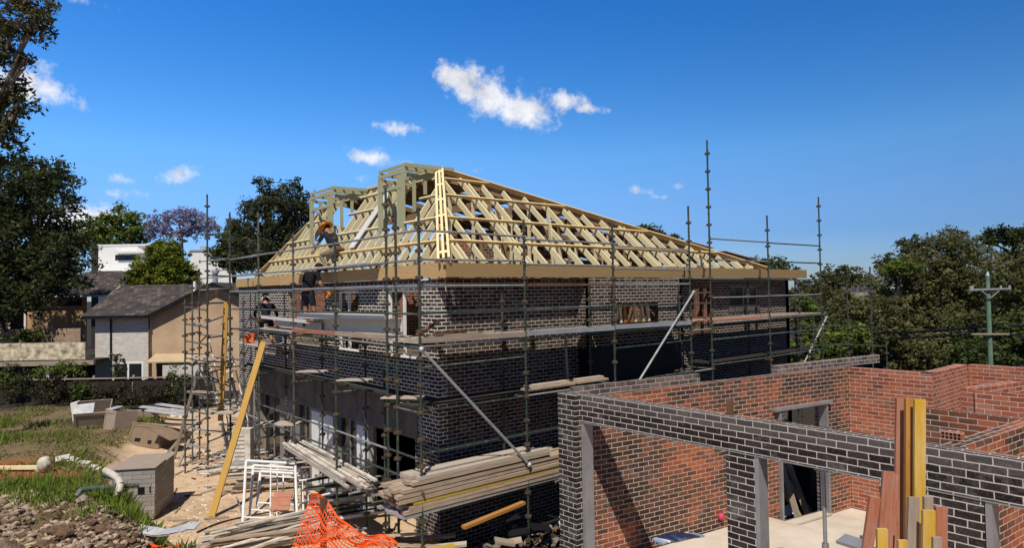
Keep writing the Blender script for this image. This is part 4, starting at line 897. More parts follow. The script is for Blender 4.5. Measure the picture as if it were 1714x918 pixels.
# ------------------------------------------------------------------ timber props and poles leaning on the scaffold
def pole(name, a, b, w, h, mt, lbl, cat, group=None):
    d = MB(); d.beam(a, b, w, h, up=FWD); return solo(name, d, mt, lbl, cat, group)
pole('timber_prop', at_z(354,866,.0), at(441,574,19.35), .17, .06, m_prop, 'long yellow timber prop leaning on the left scaffold', 'timber prop')
pole('timber_prop', at(369,705,21.8), at(379,506,21.9), .16, .05, m_prop, 'yellow timber upright inside the stair tower', 'timber prop')
pole('timber_prop', at_z(290,772,.0), at(332,620,21.9), .10, .05, m_old, 'thin weathered timber leaning against the stair tower', 'timber prop')
for (x0,y0,x1,y1) in ((296,786,318,735),(270,772,312,722)):
    pole('timber_stake', at_z(x0,y0,.02), at(x1,y1,23.0), .09, .04, m_old, 'short splayed timber at the foot of the stair tower', 'stake', 'splayed timbers at the stair tower')
# white tubes and frames heaped in front of the left scaffold
def tubes(n, c, dirv, spread, zs, L, r, mt, lbl, grp):
    for k_ in range(n):
        p = Vector(c)+Vector((jit(spread), jit(spread), zs[0]+(zs[1]-zs[0])*(k_/n))); p.z += gz(p); ang = math.atan2(dirv[1], dirv[0])+jit(.22); dd = Vector((math.cos(ang), math.sin(ang), jit(.05)))*(L*random.uniform(.35,.55))
        d = MB()
        if k_ % 3 == 0: d.beam(p-dd, p+dd, .09, .05)
        else: d.tube(p-dd, p+dd, r, 8)
        solo('steel_tube', d, random.choice(mt), lbl, 'tube', grp, smooth=(k_ % 3 != 0))
wm = [m_tube, m_tube, m_board, m_lumber, m_galv]
c1 = at_z(440,815,0); c2 = at_z(470,860,0); c3 = at_z(545,880,0); c4 = at_z(400,790,0); c5 = at_z(470,905,0)
tubes(26, c1, RGT*1+FWD*.25, .55, (.05,.85), 2.2, .026, wm, 'pale steel tube in the heap before the left scaffold', 'pale tubes heaped before the left scaffold')
tubes(16, c4, RGT*1+FWD*.35, .5, (.05,.6), 1.8, .026, wm, 'pale steel tube in the heap before the left scaffold', 'pale tubes heaped before the left scaffold')
tubes(34, c5, RGT*1+FWD*.75, .7, (.05,.5), 2.6, .028, wm, 'pale steel tube in the heap before the left scaffold', 'pale tubes heaped before the left scaffold')
tubes(26, at_z(585,870,0), RGT*1+FWD*.5, .6, (.1,1.1), 1.8, .024, [m_galv, m_black, m_white, m_rail], 'dark and pale steel tube in the heap behind the orange netting', 'tubes heaped behind the orange netting')
tubes(22, at_z(420,705,0), RGT*1+FWD*-.2, .6, (.1,1.1), 1.7, .026, wm, 'pale steel section stacked beside the stair tower', 'pale sections beside the stair tower')
def frame(x0, y0, x1, y1, D, tilt, lbl):
    d = MB(); a = at(x0, y1, D); b = at(x1, y1+4, D+.25); c = at(x1-4, y0+5, D+.25+tilt); e = at(x0+6, y0, D+tilt)
    d.path([a, e, c, b], .036, 8); d.tube(a.lerp(e,.12), b.lerp(c,.12), .022); d.tube(a.lerp(e,.88), b.lerp(c,.88), .022)
    d.tube(a.lerp(b,.5), e.lerp(c,.5), .018); return solo('tube_rack', d, m_white, lbl, 'frame', smooth=True)
frame(406,772,498,880,16.6,.7,'tall white tubular frame standing in the tube heap, in front'); frame(418,780,508,865,17.1,.7,'white tubular frame just behind the tall front one'); frame(430,790,516,850,17.6,.8,'white tubular frame rearmost in the tube heap')
d = MB(); a = at(470,840,16.9); d.beam(a-RGT*.22, a+RGT*.25, .5, .03, up=(FWD*-.7+Vector((0,0,.7)))); solo('pink_board', d, m_redform, 'pinkish square board lying in the tube heap', 'board')
# bench of boards and white panel near the left scaffold
d = MB(); c_ = at(470,712,19.8); 
for k_ in range(3): d.beam(c_-RGT*.7+FWD*(.18*k_)+Vector((0,0,.02*k_)), c_+RGT*.5+FWD*(.18*k_), .17, .04)
solo('board_shelf', d, m_board, 'pale boards laid across the lower rails of the left scaffold', 'boards')
d = MB(); c_ = at(407,748,20.2); d.beam(c_-Vector((0,0,.75)), c_+Vector((0,0,.55)), .55, .3, up=FWD)
for k_ in range(9): d.beam(c_+FWD*-.16-RGT*.2+Vector((0,0,-.6+k_*.12)), c_+FWD*-.16+RGT*.1+Vector((0,0,-.6+k_*.12)), .02, .05)
solo('louvred_panel', d, m_tube, 'white louvred metal cabinet standing beside the stair tower', 'cabinet')

# ------------------------------------------------------------------ orange safety netting on its post
def netting():
    d = MB(); n, mrows = 40, 14
    TL, TR = at(522,828,13.6), at(664,912,12.6); BL, BR = at(484,925,13.2), at(628,965,12.2)
    def P(i, j):
        s, t = i/n, j/mrows; p = TL.lerp(TR, s).lerp(BL.lerp(BR, s), t)
        sag = -.16*math.sin(math.pi*s)*(1-t)+.07*math.sin(s*14+t*5)*(.3+t); return p+FWD*(.16*math.sin(s*9+t*3)+.1*t*math.sin(s*21))+Vector((0,0,sag+.04*math.sin(s*17+2*t)))
    for j in range(mrows+1):
        for i in range(n): d.beam(P(i,j), P(i+1,j), .007, .017 if j % 4 else .042, up=(P(i,min(j+1,mrows))-P(i,max(j-1,0))))
    for i in range(n+1):
        for j in range(mrows): d.beam(P(i,j), P(i,j+1), .010, .005, up=FWD)
    return d
solo('safety_netting', netting(), m_mesh, 'bright orange plastic safety netting sagging from a dark post', 'netting')
d = MB(); p = at(541,838,13.55); d.beam((p.x,p.y,gz(p)-.1), (p.x,p.y,p.z+.05), .1, .1); solo('fence_post', d, m_browntrim, 'dark timber post holding up the orange netting', 'post')
d = MB(); c_ = at(270,921,11.9); 
for k_ in range(14): a = c_+RGT*jit(.25)+FWD*jit(.1)+Vector((0,0,jit(.05))); d.beam(a, a+RGT*jit(.2)+FWD*jit(.15)+Vector((0,0,jit(.06))), .05, .01)
solo('netting_scrap', d, m_mesh, 'small scrap of orange netting on the dark soil', 'netting')
def hose(pts, r, mt, lbl, cat):
    d = MB(); P = []
    for i in range(len(pts)-1):
        for k_ in range(6):
            t = k_/6; p0 = pts[max(i-1,0)]; p1 = pts[i]; p2 = pts[i+1]; p3 = pts[min(i+2,len(pts)-1)]
            P.append(.5*((2*p1)+(p2-p0)*t+(2*p0-5*p1+4*p2-p3)*t*t+(3*p1-p0-3*p2+p3)*t**3))
    d.path(P+[pts[-1]], r, 7); return solo('hose', d, mt, lbl, cat, smooth=True)
G = lambda x, y, h=.03: (lambda q: Vector((q.x, q.y, gz(q)+h)))(at_z(x, y, 0))
hose([G(352,915), G(385,905), G(405,880), G(402,850), G(396,835,.1)], .022, m_galv, 'pale hose curling over the sand before the tube heap', 'hose')
hose([G(330,895), G(362,880), G(405,868), G(470,862,.1)], .02, m_black, 'black hose lying across the sand', 'hose')

# ------------------------------------------------------------------ yard things at the left
def brick_pack():
    c_ = at_z(222,872,.0); r = thing('brick_pallet', 'shrink wrapped grey brick pallet with a weathered cover sheet', 'brick pallet', (c_.x, c_.y, 0), YAW+R(10))
    d = MB(); d.box((-.52,-.0,.1),(.52,1.5,.62)); d.box((-.50,.01,.635),(.53,1.51,1.30)); part('bricks', d, m_pack, r)
    d = MB(); d.box((.12,-.006,.66),(.28,.05,.83)); d.box((.40,-.006,.68),(.43,.05,.83)); part('fork_slot', d, m_black, r)
    d = MB()
    for xx in (-.45,0,.4): d.box((xx,.0,.0),(xx+.09,1.5,.095))
    part('pallet_base', d, m_old, r)
    d = MB(); d.hexa([(-.55,-.03,1.305),(.56,-.03,1.305),(.56,.72,1.33),(-.55,.72,1.33),(-.55,-.03,1.325),(.56,-.03,1.325),(.56,.72,1.35),(-.55,.72,1.35)]); d.hexa([(-.53,.73,1.30),(.58,.73,1.30),(.58,1.56,1.31),(-.53,1.56,1.31),(-.53,.73,1.325),(.58,.73,1.325),(.58,1.56,1.335),(-.53,1.56,1.335)]); part('cover_sheet', d, m_greyform, r)
brick_pack()
def carton(x, y, w, dp, h, rz, tilt, lbl, mt, holes=True):
    c_ = at_z(x, y, 0); z = gz(c_); r = thing('broken_crate', lbl, 'crate', (c_.x, c_.y, z), YAW+rz); r.rotation_euler[0] = tilt
    d = MB(); d.box((-w/2,0,.0),(w/2,.03,h));
    for sx in (-1, 1): d.box((sx*(w/2-.05)-.045,-.022,0),(sx*(w/2-.05)+.045,-.001,h-.01))
    d.box((-w/2+.1,-.02,h-.12),(w/2-.1,-.001,h-.012)); d.box((-w/2+.1,-.02,.0),(w/2-.1,-.001,.1))
    d.box((-w/2,dp-.03,0),(w/2,dp,h)); d.box((-w/2,.031,0),(-w/2+.03,dp-.031,h)); d.box((w/2-.03,.031,0),(w/2,dp-.031,h)); d.box((-w/2+.031,.031,.01),(w/2-.031,dp-.031,.04)); part('box_sides', d, mt, r)
    if mt is not m_card: d = MB(); d.hexa([(-w/2-.02,-.02,h+.003),(w/2*.1,-.02,h+.003),(w/2*.1,dp*.5,h+.16),(-w/2-.02,dp*.5,h+.12),(-w/2-.02,-.02,h+.02),(w/2*.1,-.02,h+.02),(w/2*.1,dp*.5,h+.18),(-w/2-.02,dp*.5,h+.14)]); part('flap', d, m_plastic_sheet, r)
    else: d = MB(); d.hexa([(-w/2-.06,-.05,h+.003),(w/2+.1,-.02,h+.003),(w/2+.14,dp*.6,h+.1),(-w/2,dp*.6,h+.08),(-w/2-.06,-.05,h+.025),(w/2+.1,-.02,h+.025),(w/2+.14,dp*.6,h+.125),(-w/2,dp*.6,h+.105)]); part('lid', d, m_old, r)
    if holes:
        for (a_, b_, c_, e_) in ((-.3,-.12,.2,.36),(.12,.24,.16,.32)): d = MB(); d.box((w*a_,-.004,h*c_),(w*b_,.01,h*e_)); part('hand_hole', d, m_black, r)
carton(238,752,1.75,1.3,.85,R(-24),R(-20),'brown plywood crate lying tilted on the sand',m_card)
d = MB(); a = at(262,716,24.8); b = at(300,735,24.2); d.beam(a, b, .7, .03); solo('plywood_sheet', d, m_card, 'plywood sheet sliding off the right end of the brown crate', 'plywood'); carton(155,728,1.3,1.0,.75,R(24),R(24),'grey crate with white flap, farthest left on the sand',m_greyform,False); carton(182,730,.8,.9,.8,R(-30),R(-8),'grey crate leaning beside the white flapped one',m_greyform,False)
d = MB(); a = G(122,722,.05); d.hexa([a, a+RGT*.55, a+RGT*.75+Vector((0,0,.05))+FWD*.2, a+FWD*.2, a+Vector((-.1,0,.85)), a+RGT*.25+Vector((0,0,.95)), a+RGT*.25+Vector((0,0,.97))+FWD*.05, a+Vector((-.1,0,.87))+FWD*.05]); solo('white_sheet', d, m_white, 'bent white sheet standing against the grey crate', 'sheet')
for k_, (x0,x1,y_,D_) in enumerate(((236,322,708,30.5),(245,330,714,29.5),(262,320,703,31.5))):
    a = at(x0,y_,D_); b = at(x1,y_+4,D_); a.z = gz(a)+.5; b.z = gz(b)+.42; d = MB(); d.beam(a, b, .35, .05); solo('sheet_length', d, m_plastic_sheet, 'long grey sheet lying behind the crates', 'sheet', 'grey sheets behind the crates')
for k_, (x_, y_, s_, lb) in enumerate(((254,700,.38,'white drum with a lid beyond the crates'),(292,699,.34,'white drum beside the stair tower, left of the last one'),(305,698,.34,'white drum nearest the stair tower'))):
    c_ = at_z(x_, y_, 0); r = thing('white_drum', lb, 'drum', (c_.x, c_.y, gz(c_)), 0); d = MB(); d.tube((0,0,0),(0,0,s_*1.1),s_*.5,14); part('drum', d, m_white, r, True); d = MB(); d.tube((0,0,s_*1.1),(0,0,s_*1.2),s_*.54,14); part('lid', d, m_greypipe if k_ == 0 else m_white, r, True)
d = MB(); c_ = at_z(225,707,.0); z = gz(c_)
d.box((c_.x-.3,c_.y-.3,z),(c_.x+.3,c_.y+.3,z+.3)); d.box((c_.x+.32,c_.y-.5,z),(c_.x+.9,c_.y,z+.22)); solo('timber_offcuts', d, m_old, 'low pile of brown offcuts behind the plywood crate', 'offcuts')
for k_ in range(22):
    q_ = at_z(random.uniform(285,400), random.uniform(745,890), 0); q_.z = gz(q_)+.02; an = random.random()*6.28; dd = Vector((math.cos(an), math.sin(an), 0))*random.uniform(.1,.45); d = MB(); d.beam(q_-dd, q_+dd, random.uniform(.03,.1), .025, up=(jit(.2),jit(.2),1)); solo('timber_scrap', d, random.choice((m_old, m_lumber, m_browntrim, m_greyform)), 'small timber scrap lying on the sand', 'scrap', 'timber scraps on the sand')
d = MB(); d.box((8.2,-4.2,.02),(12.5,-2.4,1.25)); d.box((9.0,-4.0,1.252),(12.0,-2.6,1.5)); solo('dark_filler_box', d, m_black, 'added black box darkening the view beyond the door opening of the red wall', 'stack')  # box added so the view through the opening stays dark
for (a, b) in (((5.9,-3.0,.7),(8.4,-2.2,2.3)),((6.2,-2.1,.9),(9.4,-2.4,1.5)),((6.0,-3.4,.3),(7.6,-3.0,.45)),((7.2,-3.6,.2),(6.4,-2.4,2.6))): d = MB(); d.tube(a, b, .03, 8); solo('scaffold_tube', d, m_galv, 'loose scaffold tube beyond the door opening of the red wall', 'tube', 'loose tubes beyond the red wall', smooth=True)
for k_ in range(7):
    a = Vector((5.4+k_*.35,-3.9+jit(.5),.12+jit(.06))); d = MB(); d.beam(a, a+Vector((.5+jit(.2),jit(.4),jit(.1))), .3, .02, up=(jit(.5),jit(.5),1)); solo('plastic_scrap', d, m_whitemetal, 'white plastic scrap on the ground beyond the red wall', 'scrap', 'plastic scraps beyond the red wall')
for k_ in range(9):
    a = Vector((7.2+k_*.28+jit(.1), -4.35+jit(.1), .05)); d = MB(); d.beam(a, a+Vector((jit(.5), .75+jit(.2), 1.7+jit(.5))), .14, .04, up=(1,0,0)); solo('leaning_board', d, random.choice((m_browntrim, m_lumber, m_orform, m_old)), 'brown board leaning on the black box beyond the red wall', 'board', 'boards leaning on the black stack')
for k_ in range(16):
    q_ = Vector((random.uniform(.6,7.2), 0, 0)); q_.y = -4.9-.17*q_.x-random.uniform(.1,2.2); q_.z = (1.0 if q_.x < 4.72 else .655)+.004; d = MB(); an = random.random()*6.28; dd = Vector((math.cos(an), math.sin(an), 0))*random.uniform(.04,.12); h_ = random.uniform(.02,.07); d.beam(q_-dd+Vector((0,0,h_/2)), q_+dd+Vector((0,0,h_/2)), random.uniform(.05,.11), h_); solo('brick_offcut', d, random.choice((m_red, m_darkcon, m_common, m_old)), 'brick or timber offcut lying on the garage slab', 'offcut', 'offcuts on the garage slab')
# pvc pipes
def S(x, y, D): return at(x, y, D)
d = MB(); P = [S(176,788,14.6), S(188,795,14.5), S(198,802,14.4), S(202,812,14.3), S(198,826,14.2), S(186,836,14.15), S(176,842,14.1)]; d.path(P, .075, 12); d.tube(P[-1], P[-1]+(P[-1]-P[-2])*.35, .088, 12); solo('pvc_pipe', d, m_pvc, 'white elbow drain pipe on the grass before the brick pallet', 'pipe', smooth=True)
d = MB(); d.path([S(128,832,13.9), S(136,821,14.0), S(165,818,14.3), S(200,815,14.6), S(232,813,14.9)], .055, 12); solo('drain_pipe', d, m_greypipe, 'dark grey drain pipe passing under the white elbow', 'pipe', smooth=True)
d = MB(); d.path([S(172,793,15.0), S(196,800,15.1)], .08, 12); solo('drain_pipe', d, m_greypipe, 'short thick grey pipe end above the white elbow', 'pipe', smooth=True)
a, b = S(-25,784,19.2), S(66,783,18.9); d = MB(); d.beam(a, b, .13, .09); solo('timber_post', d, m_hip, 'pale timber post lying on the grassy bank with its end wrapped', 'post')
d = MB(); c_ = S(74,778,18.8); d.ball(c_, .21, 0, 9, 6, (.9,1,1.05)); d.ball(c_+RGT*-.1+Vector((0,0,-.12)), .14, 0, 8, 5); d.ball(c_+RGT*.06+Vector((0,0,.12)), .11, 0, 8, 5); solo('wrapping_bag', d, plain('dirty_cloth', (.60,.54,.46), .9, .4, 6, bump=.6), 'dirty white bag wrapped round the end of the pale post', 'bag', smooth=True)
for (x_, y_, s_) in ((108,746,.22),(116,752,.2),(122,760,.16),(140,765,.18),(150,768,.2),(160,770,.15)):
    c_ = S(x_, y_, 20.0); c_.z = gz(c_)+.12; d = MB(); d.beam(c_-RGT*s_, c_+RGT*s_+Vector((0,0,jit(.1))), s_, s_*.7, up=(jit(.5),jit(.5),1)); solo('broken_block', d, m_pvc, 'whitish broken block on the grassy bank', 'block', 'whitish broken blocks on the bank')

# ------------------------------------------------------------------ formwork planks standing in front
def plank_up(x, ytop, D, w, mt, lbl, lean=0.0, zb=3.6, th=.05, zl=None):
    t = at(x, ytop, D); d = MB(); b = Vector((t.x, t.y, zb))-RGT*lean; nrm = FWD; d.beam(b, t, w, th, up=nrm)
    return solo('form_plank', d, mt, lbl, 'plank')
plank_up(1510,667,4.30,.080,m_redform,'tall reddish plank of the standing bundle, left of the orange one',.07,3.6,.02)
plank_up(1524,668,4.22,.070,m_orform,'tall orange brown plank between the reddish and yellow ones',.05,3.6,.025)
plank_up(1539,669,4.16,.070,m_yelform,'tall bright yellow plank with white paint smears at its top',.05,3.6,.02)
plank_up(1487,790,4.05,.070,m_redform,'short reddish plank second from the left edge of the bundle',.10,3.7,.02)
plank_up(1464,833,3.95,.064,m_redform,'short reddish plank at the left edge of the bundle',.13,3.7,.02)
plank_up(1497,795,4.12,.045,m_redform,'narrow reddish plank behind the second left plank',.08,3.7,.02)
plank_up(1529,833,3.90,.065,m_greyform,'short weathered grey brown plank in front of the orange one',.05,3.7,.02)
plank_up(1553,832,4.00,.055,m_greyform,'short grey plank tucked behind the small yellow one',.02,3.7,.02)
plank_up(1554,855,3.82,.072,m_yelform,'short yellow plank near the right edge of the bundle',.03,3.7,.02)
plank_up(1575,849,3.86,.068,m_redform,'short red orange plank at the right edge of the bundle',.03,3.7,.02)
plank_up(1476,886,3.70,.058,m_yelform,'lowest small yellow plank at the left foot of the bundle',.02,3.7,.02)
plank_up(1510,905,3.66,.05,m_yelform,'stub of yellow plank at the middle foot of the bundle',.02,3.7,.02)
plank_up(1568,900,3.72,.05,m_greyform,'stub of grey plank at the right foot of the bundle',.02,3.7,.02)
d = MB(); a = at(1420,915,6.5); d.beam(a, at(1436,903,6.6), .25, .03); solo('steel_plate', d, m_steel, 'corner of grey steel plate beside the plank bundle', 'plate')
d = MB(); a = at(1100,908,11.0); 
for k_ in range(5): d.beam(a+RGT*(.1*k_)+Vector((0,0,.02*k_)), a+RGT*(.1*k_+.35)+FWD*.2+Vector((0,0,.03)), .25, .03, up=(jit(.3),jit(.3),1), m=k_ % 2)
solo('plastic_bag', d, [plain('blue_plastic', (.30,.40,.55), .4, .3, 5), m_white], 'crumpled blue and white plastic on the garage floor', 'plastic')
d = MB(); d.ball(at(1207,866,13.0), .07, 0, 9, 6, (1,1,1.1)); solo('pink_bag', d, plain('pink_plastic', (.55,.06,.12), .5, .2, 5), 'small pink bag beside the second pier', 'bag', smooth=True)

# ------------------------------------------------------------------ houses beyond the fence
def frame_at(px_, D, z=0.0):
    p = at(px_, 500, D); return (p.x, p.y, z)
S40 = 40/FPX
nb = thing('neighbour_house', 'small whitewashed brick house with brown tiled roof and a tan gable', 'house', frame_at(252, 40), YAW)
W_ = lambda px_: (px_-252)*S40
zt_ = lambda py_, px_=200: EYE.z-(py_-(501-px_*.0157+1.5))*S40
mb = MB(); wall(mb, (-3.36,0), (0,0), 0, 4.75, .2, [(3.36-2.28,3.36-.42,.55,1.85)]); part('wall', mb, m_white_brick, nb)
mb = MB(); wall(mb, (-3.36,2.2), (-3.36,0.002), 0, 4.9, .2, [(.5,.9,1.6,4.4),(1.2,1.6,1.6,4.4)]); part('wall', mb, m_white, nb, label='white side wall with tall slit windows')
mb = MB(); wall(mb, (.0,.10), (7.8,.10), 0, 4.75, .2); mb.face([(0,.10,4.75),(7.8,.10,4.75),(3.9,.10,6.45)]); part('gable_wall', mb, m_tan, nb)
mb = MB(); wall(mb, (7.8,.1), (7.8,7), 0, 4.75, .2); part('wall', mb, m_tan, nb)
def slab(mb, a, b, c, d, t=.09, m=0):
    a, b, c, d = map(Vector, (a, b, c, d)); n = (b-a).cross(d-a).normalized(); n = n if n.z > 0 else -n
    L = (b-a).normalized(); up = (d-a); up = (up-L*up.dot(L)); 
    uv = [(p.dot(L), (p-a).dot(up.normalized())) for p in (a, b, c, d)]
    mb.face([a+n*t, b+n*t, c+n*t, d+n*t], m, uv); mb.face([d, c, b, a], m, uv)
    for p, q in ((a,b),(b,c),(c,d),(d,a)): mb.face([p, q, q+n*t, p+n*t], m)
mb = MB(); slab(mb, (-3.9,-.45,4.60), (.02,-.45,4.60), (3.0,3.6,6.5), (-3.9,3.6,6.5)); slab(mb, (-3.9,3.61,6.5), (6,3.61,6.5), (6,7.6,4.6), (-3.9,7.6,4.6))
slab(mb, (.03,-.3,4.62), (3.9,-.3,6.52), (3.9,6,6.52), (3.0,3.6,6.47)); slab(mb, (3.91,-.3,6.52), (8.2,-.3,4.62), (8.2,7,4.62), (3.91,7,6.52)); part('roof', mb, m_tile, nb)
mb = MB(); mb.beam((-3.95,-.52,4.56),(.0,-.52,4.56),.12,.12); mb.beam((.0,-.36,4.58),(3.9,-.36,6.50),.05,.2); mb.beam((3.9,-.36,6.50),(8.2,-.36,4.58),.05,.2); part('gutter', mb, m_black, nb)
mb = MB(); mb.beam((-3.93,-.45,4.5),(-3.93,1.6,5.45),.05,.28); mb.beam((-3.93,1.6,5.45),(-3.93,3.6,6.45),.05,.28); part('barge_board', mb, m_mottle, nb)
mb = MB(); mb.tube((-2.38,-.06,.1),(-2.38,-.06,4.5),.05,8); part('downpipe', mb, m_black, nb); mb = MB(); mb.tube((-.04,-.08,.1),(-.04,-.08,4.5),.05,8); part('downpipe', mb, m_browntrim, nb)
win(nb, 'window', (-2.28,0), (-.42,0), .55, 1.85, .11, m_white, -.02, (.5,), True)
mb = MB(); mb.hexa([(.25,-.95,1.85),(3.5,-.95,1.85),(3.5,.09,1.95),(.25,.09,1.95),(.25,-.95,1.93),(3.5,-.95,1.93),(3.5,.09,2.3),(.25,.09,2.3)]); part('awning', mb, plain('cream_awning', (.46,.36,.23), .8, .15, 2), nb)
mb = MB(); wall(mb, (1.2,-.9), (3.6,-.9), 0, 1.7, .2); part('porch_wall', mb, m_white_brick, nb); mb = MB(); mb.box((.35,.02,0),(1.0,.09,1.75)); part('door', mb, m_browntrim, nb)
mb = MB(); mb.tube((3.35,1.3,5.9),(3.35,1.3,7.2),.16,12); mb.tube((3.35,1.3,7.2),(3.35,1.3,7.4),.22,12); part('flue', mb, m_alu, nb, True); mb = MB(); mb.tube((2.2,1.0,5.6),(2.2,1.0,6.7),.09,8); part('vent_pipe', mb, m_white, nb, True)
# carport and garden walls left of it
cp = thing('carport', 'open timber carport with dark interior under a lichened parapet', 'carport', frame_at(80, 38.5), YAW)
mb = MB(); mb.beam((-5,0,1.95),(2.75,0,2.0),.2,.26); part('beam', mb, m_old, cp)
for xx in (.05, 1.6): mb = MB(); mb.box((xx-.07,-.05,0),(xx+.07,.05,1.83)); part('post', mb, m_white if xx < 1 else m_old, cp)
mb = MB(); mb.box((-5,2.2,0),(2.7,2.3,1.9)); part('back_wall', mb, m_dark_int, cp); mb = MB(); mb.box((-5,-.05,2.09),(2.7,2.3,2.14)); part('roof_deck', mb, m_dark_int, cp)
mb = MB(); wall(mb, (-5,.3), (2.0,.3), 2.15, 3.15, .2); part('parapet', mb, m_mottle, cp)
mb = MB(); mb.beam((1.25,-.02,.1),(.95,.02,1.7),.5,.04,up=FWD); part('leaning_panel', mb, m_old, cp)
mb = MB()
for k_ in range(7): a = -2.6+k_*.34; mb.beam((a,.3,.25),(a+.5+jit(.2),.25,1.5+jit(.2)),.05,.03)
part('timber_rails', mb, m_old, cp)
d = MB(); p0 = frame_at(66, 44); c_ = Vector(p0)
wall(d, (c_-RGT*6).xy, (c_+RGT*2.75).xy, 0, 3.75, .22); solo('brick_wall', d, m_low_brick, 'low tan brick garden wall behind the lichened parapet', 'wall')
oh = thing('old_house', 'ochre rendered house with a dark hipped tile roof under the trees', 'house', frame_at(110, 55), YAW+R(4))
mb = MB(); wall(mb, (-4.6,0), (1.6,0), 0, 6.1, .2, [(4.0,5.9,5.15,5.75)]); part('wall', mb, m_orange_render, oh)
mb = MB(); slab(mb, (-5.2,-.6,6.0), (6.4,-.6,6.0), (2.2,4.6,8.15), (-.3,4.6,8.15)); slab(mb, (-5.2,10,6.0), (-5.2,-.6,6.0), (-.3,4.61,8.15), (-.31,4.65,8.15)); slab(mb, (6.4,-.6,6.0), (6.4,10,6.0), (2.2,4.65,8.15), (2.2,4.6,8.15)); part('roof', mb, m_tile, oh)
mb = MB(); mb.beam((-5.2,-.68,5.95),(6.4,-.68,5.95),.12,.14); part('gutter', mb, m_white, oh); mb = MB(); mb.tube((-3.15,-.08,0),(-3.15,-.08,5.9),.08,8); part('downpipe', mb, m_white, oh)
win(oh, 'window', (-.6,0), (1.3,0), 5.15, 5.75, .06, m_black, .03, (.66,), True)
mb = MB(); mb.box((-4.2,-.5,2.6),(-3.3,-.05,3.5)); mb.tube((-3.75,-.52,3.05),(-3.75,-.5,3.05),.3,16,1); part('air_conditioner', mb, [m_white, m_black], oh)
mh = thing('modern_house', 'white flat roofed modern house with a slot window and a dark end wall', 'house', frame_at(205, 75), YAW)
s75 = 75/FPX
mb = MB(); wall(mb, (-2.75,0), (1.7,0), 0, 11.7, .3, [(1.9,4.45,10.05,10.7)]); part('wall', mb, m_white, mh); mb = MB(); wall(mb, (1.7,.002), (3.9,1.4), 0, 11.75, .3); part('wall', mb, m_white, mh)
mb = MB(); mb.box((-.55,-.7,10.85),(3.2,.5,11.1)); mb.box((-2.8,-.05,11.705),(4.0,6,11.9)); part('roof_slab', mb, m_white, mh)
mb = MB(); mb.box((-3.75,.3,0),(-2.76,4,11.9)); part('dark_end_wall', mb, plain('dark_cladding', (.035,.033,.032), .7, .2, 2), mh)
win(mh, 'window', (-.85,0), (1.7,0), 10.05, 10.7, .08, m_black, .05, (.55,), True)
mb = MB(); mb.box((-6.5,-3.0,7.5),(4.5,-.3,8.2)); part('lower_roof', mb, m_white, mh)
m2 = thing('modern_house', 'white boxy house half hidden behind the yellow green conifer', 'house', frame_at(345, 80), YAW)
mb = MB(); wall(mb, (-1.9,0), (3.6,0), 0, 11.3, .3, [(3.4,4.2,9.3,10.2)]); part('wall', mb, m_white, m2); mb = MB(); mb.box((-2,-.1,11.305),(3.7,5,11.5)); part('roof_slab', mb, m_alu, m2); mb = MB(); mb.box((-1.2,1,11.5),(-.5,2,12.0)); part('roof_vent', mb, m_alu, m2)
win(m2, 'window', (1.5,0), (2.3,0), 9.3, 10.2, .08, m_black, .05, (), True)
rh = thing('far_house', 'grey roofed house half hidden among the trees at the right', 'house', frame_at(1428, 75), YAW)
mb = MB(); wall(mb, (-3,0), (3,0), 0, 3.8, .2, [(3.6,4.6,2.2,3.3)]); part('wall', mb, m_mottle, rh); mb = MB(); slab(mb, (-3.5,-.5,3.7), (3.5,-.5,3.7), (3.5,3,5.0), (-3.5,3,5.0)); part('roof', mb, m_darkcon, rh)

# fence along the back of the yard
fn = thing('paling_fence', 'dark weathered timber fence overgrown with scrub at the back of the yard', 'fence', frame_at(150, 36.5), YAW)
for k_ in range(6):
    x0 = -6.4+k_*2.2; mb = MB()
    for j_ in range(13): w = .15; hh = 1.25+jit(.08); mb.box((x0+j_*.165+.005, jit(.012), 0), (x0+j_*.165+.16, .03, hh))
    part('paling_panel', mb, timber('dark_paling', (.045,.036,.028), (.03,.024,.018), (.02,.016,.012), .2) if k_ == 0 else bpy.data.materials['dark_paling'], fn)
    mb = MB(); mb.box((x0-.05,.04,0),(x0+.06,.14,1.45)); part('fence_post', mb, m_old, fn)
mb = MB(); mb.beam((-6.5,-.04,1.28),(6.7,-.04,1.32),.1,.06); part('top_rail', mb, m_old, fn)

# ------------------------------------------------------------------ power pole and wires
pp = thing('power_pole', 'green timber power pole with two crossarms before the trees', 'power pole', (0,0,0)); b_ = at(1659,640,34.0); pp.location = (b_.x, b_.y, 0); pp.rotation_euler[2] = YAW
zz = lambda y_: at(1655, y_, 34.0).z
mb = MB(); mb.tube((0,0,-.2),(0,0,zz(462)),.13,12,r2=.10); part('pole', mb, m_polegreen, pp, True)
mb = MB(); mb.beam((-1.08,-.17,zz(485)),(1.05,-.17,zz(484)),.1,.1); a = part('crossarm', mb, m_galv, pp)
mb = MB(); mb.beam((-.45,-.19,zz(487)),(0,-.19,zz(499)),.03,.05); mb.beam((.45,-.19,zz(487)),(0,-.19,zz(499)),.03,.05); part('arm_brace', mb, m_galv, a)
for xx in (-1.0,-.9,.55,1.0): mb = MB(); mb.tube((xx,-.17,zz(485)+.05),(xx,-.17,zz(485)+.2),.05,8); part('insulator', mb, m_alu, a, True)
mb = MB(); mb.beam((-1.05,-.17,zz(559)),(1.1,-.17,zz(560)),.1,.09); part('crossarm', mb, m_old, pp); mb = MB(); mb.tube((0,-.02,zz(462)),(0,-.02,zz(455)),.1,8,r2=.04); part('pole_cap', mb, m_alu, pp, True)
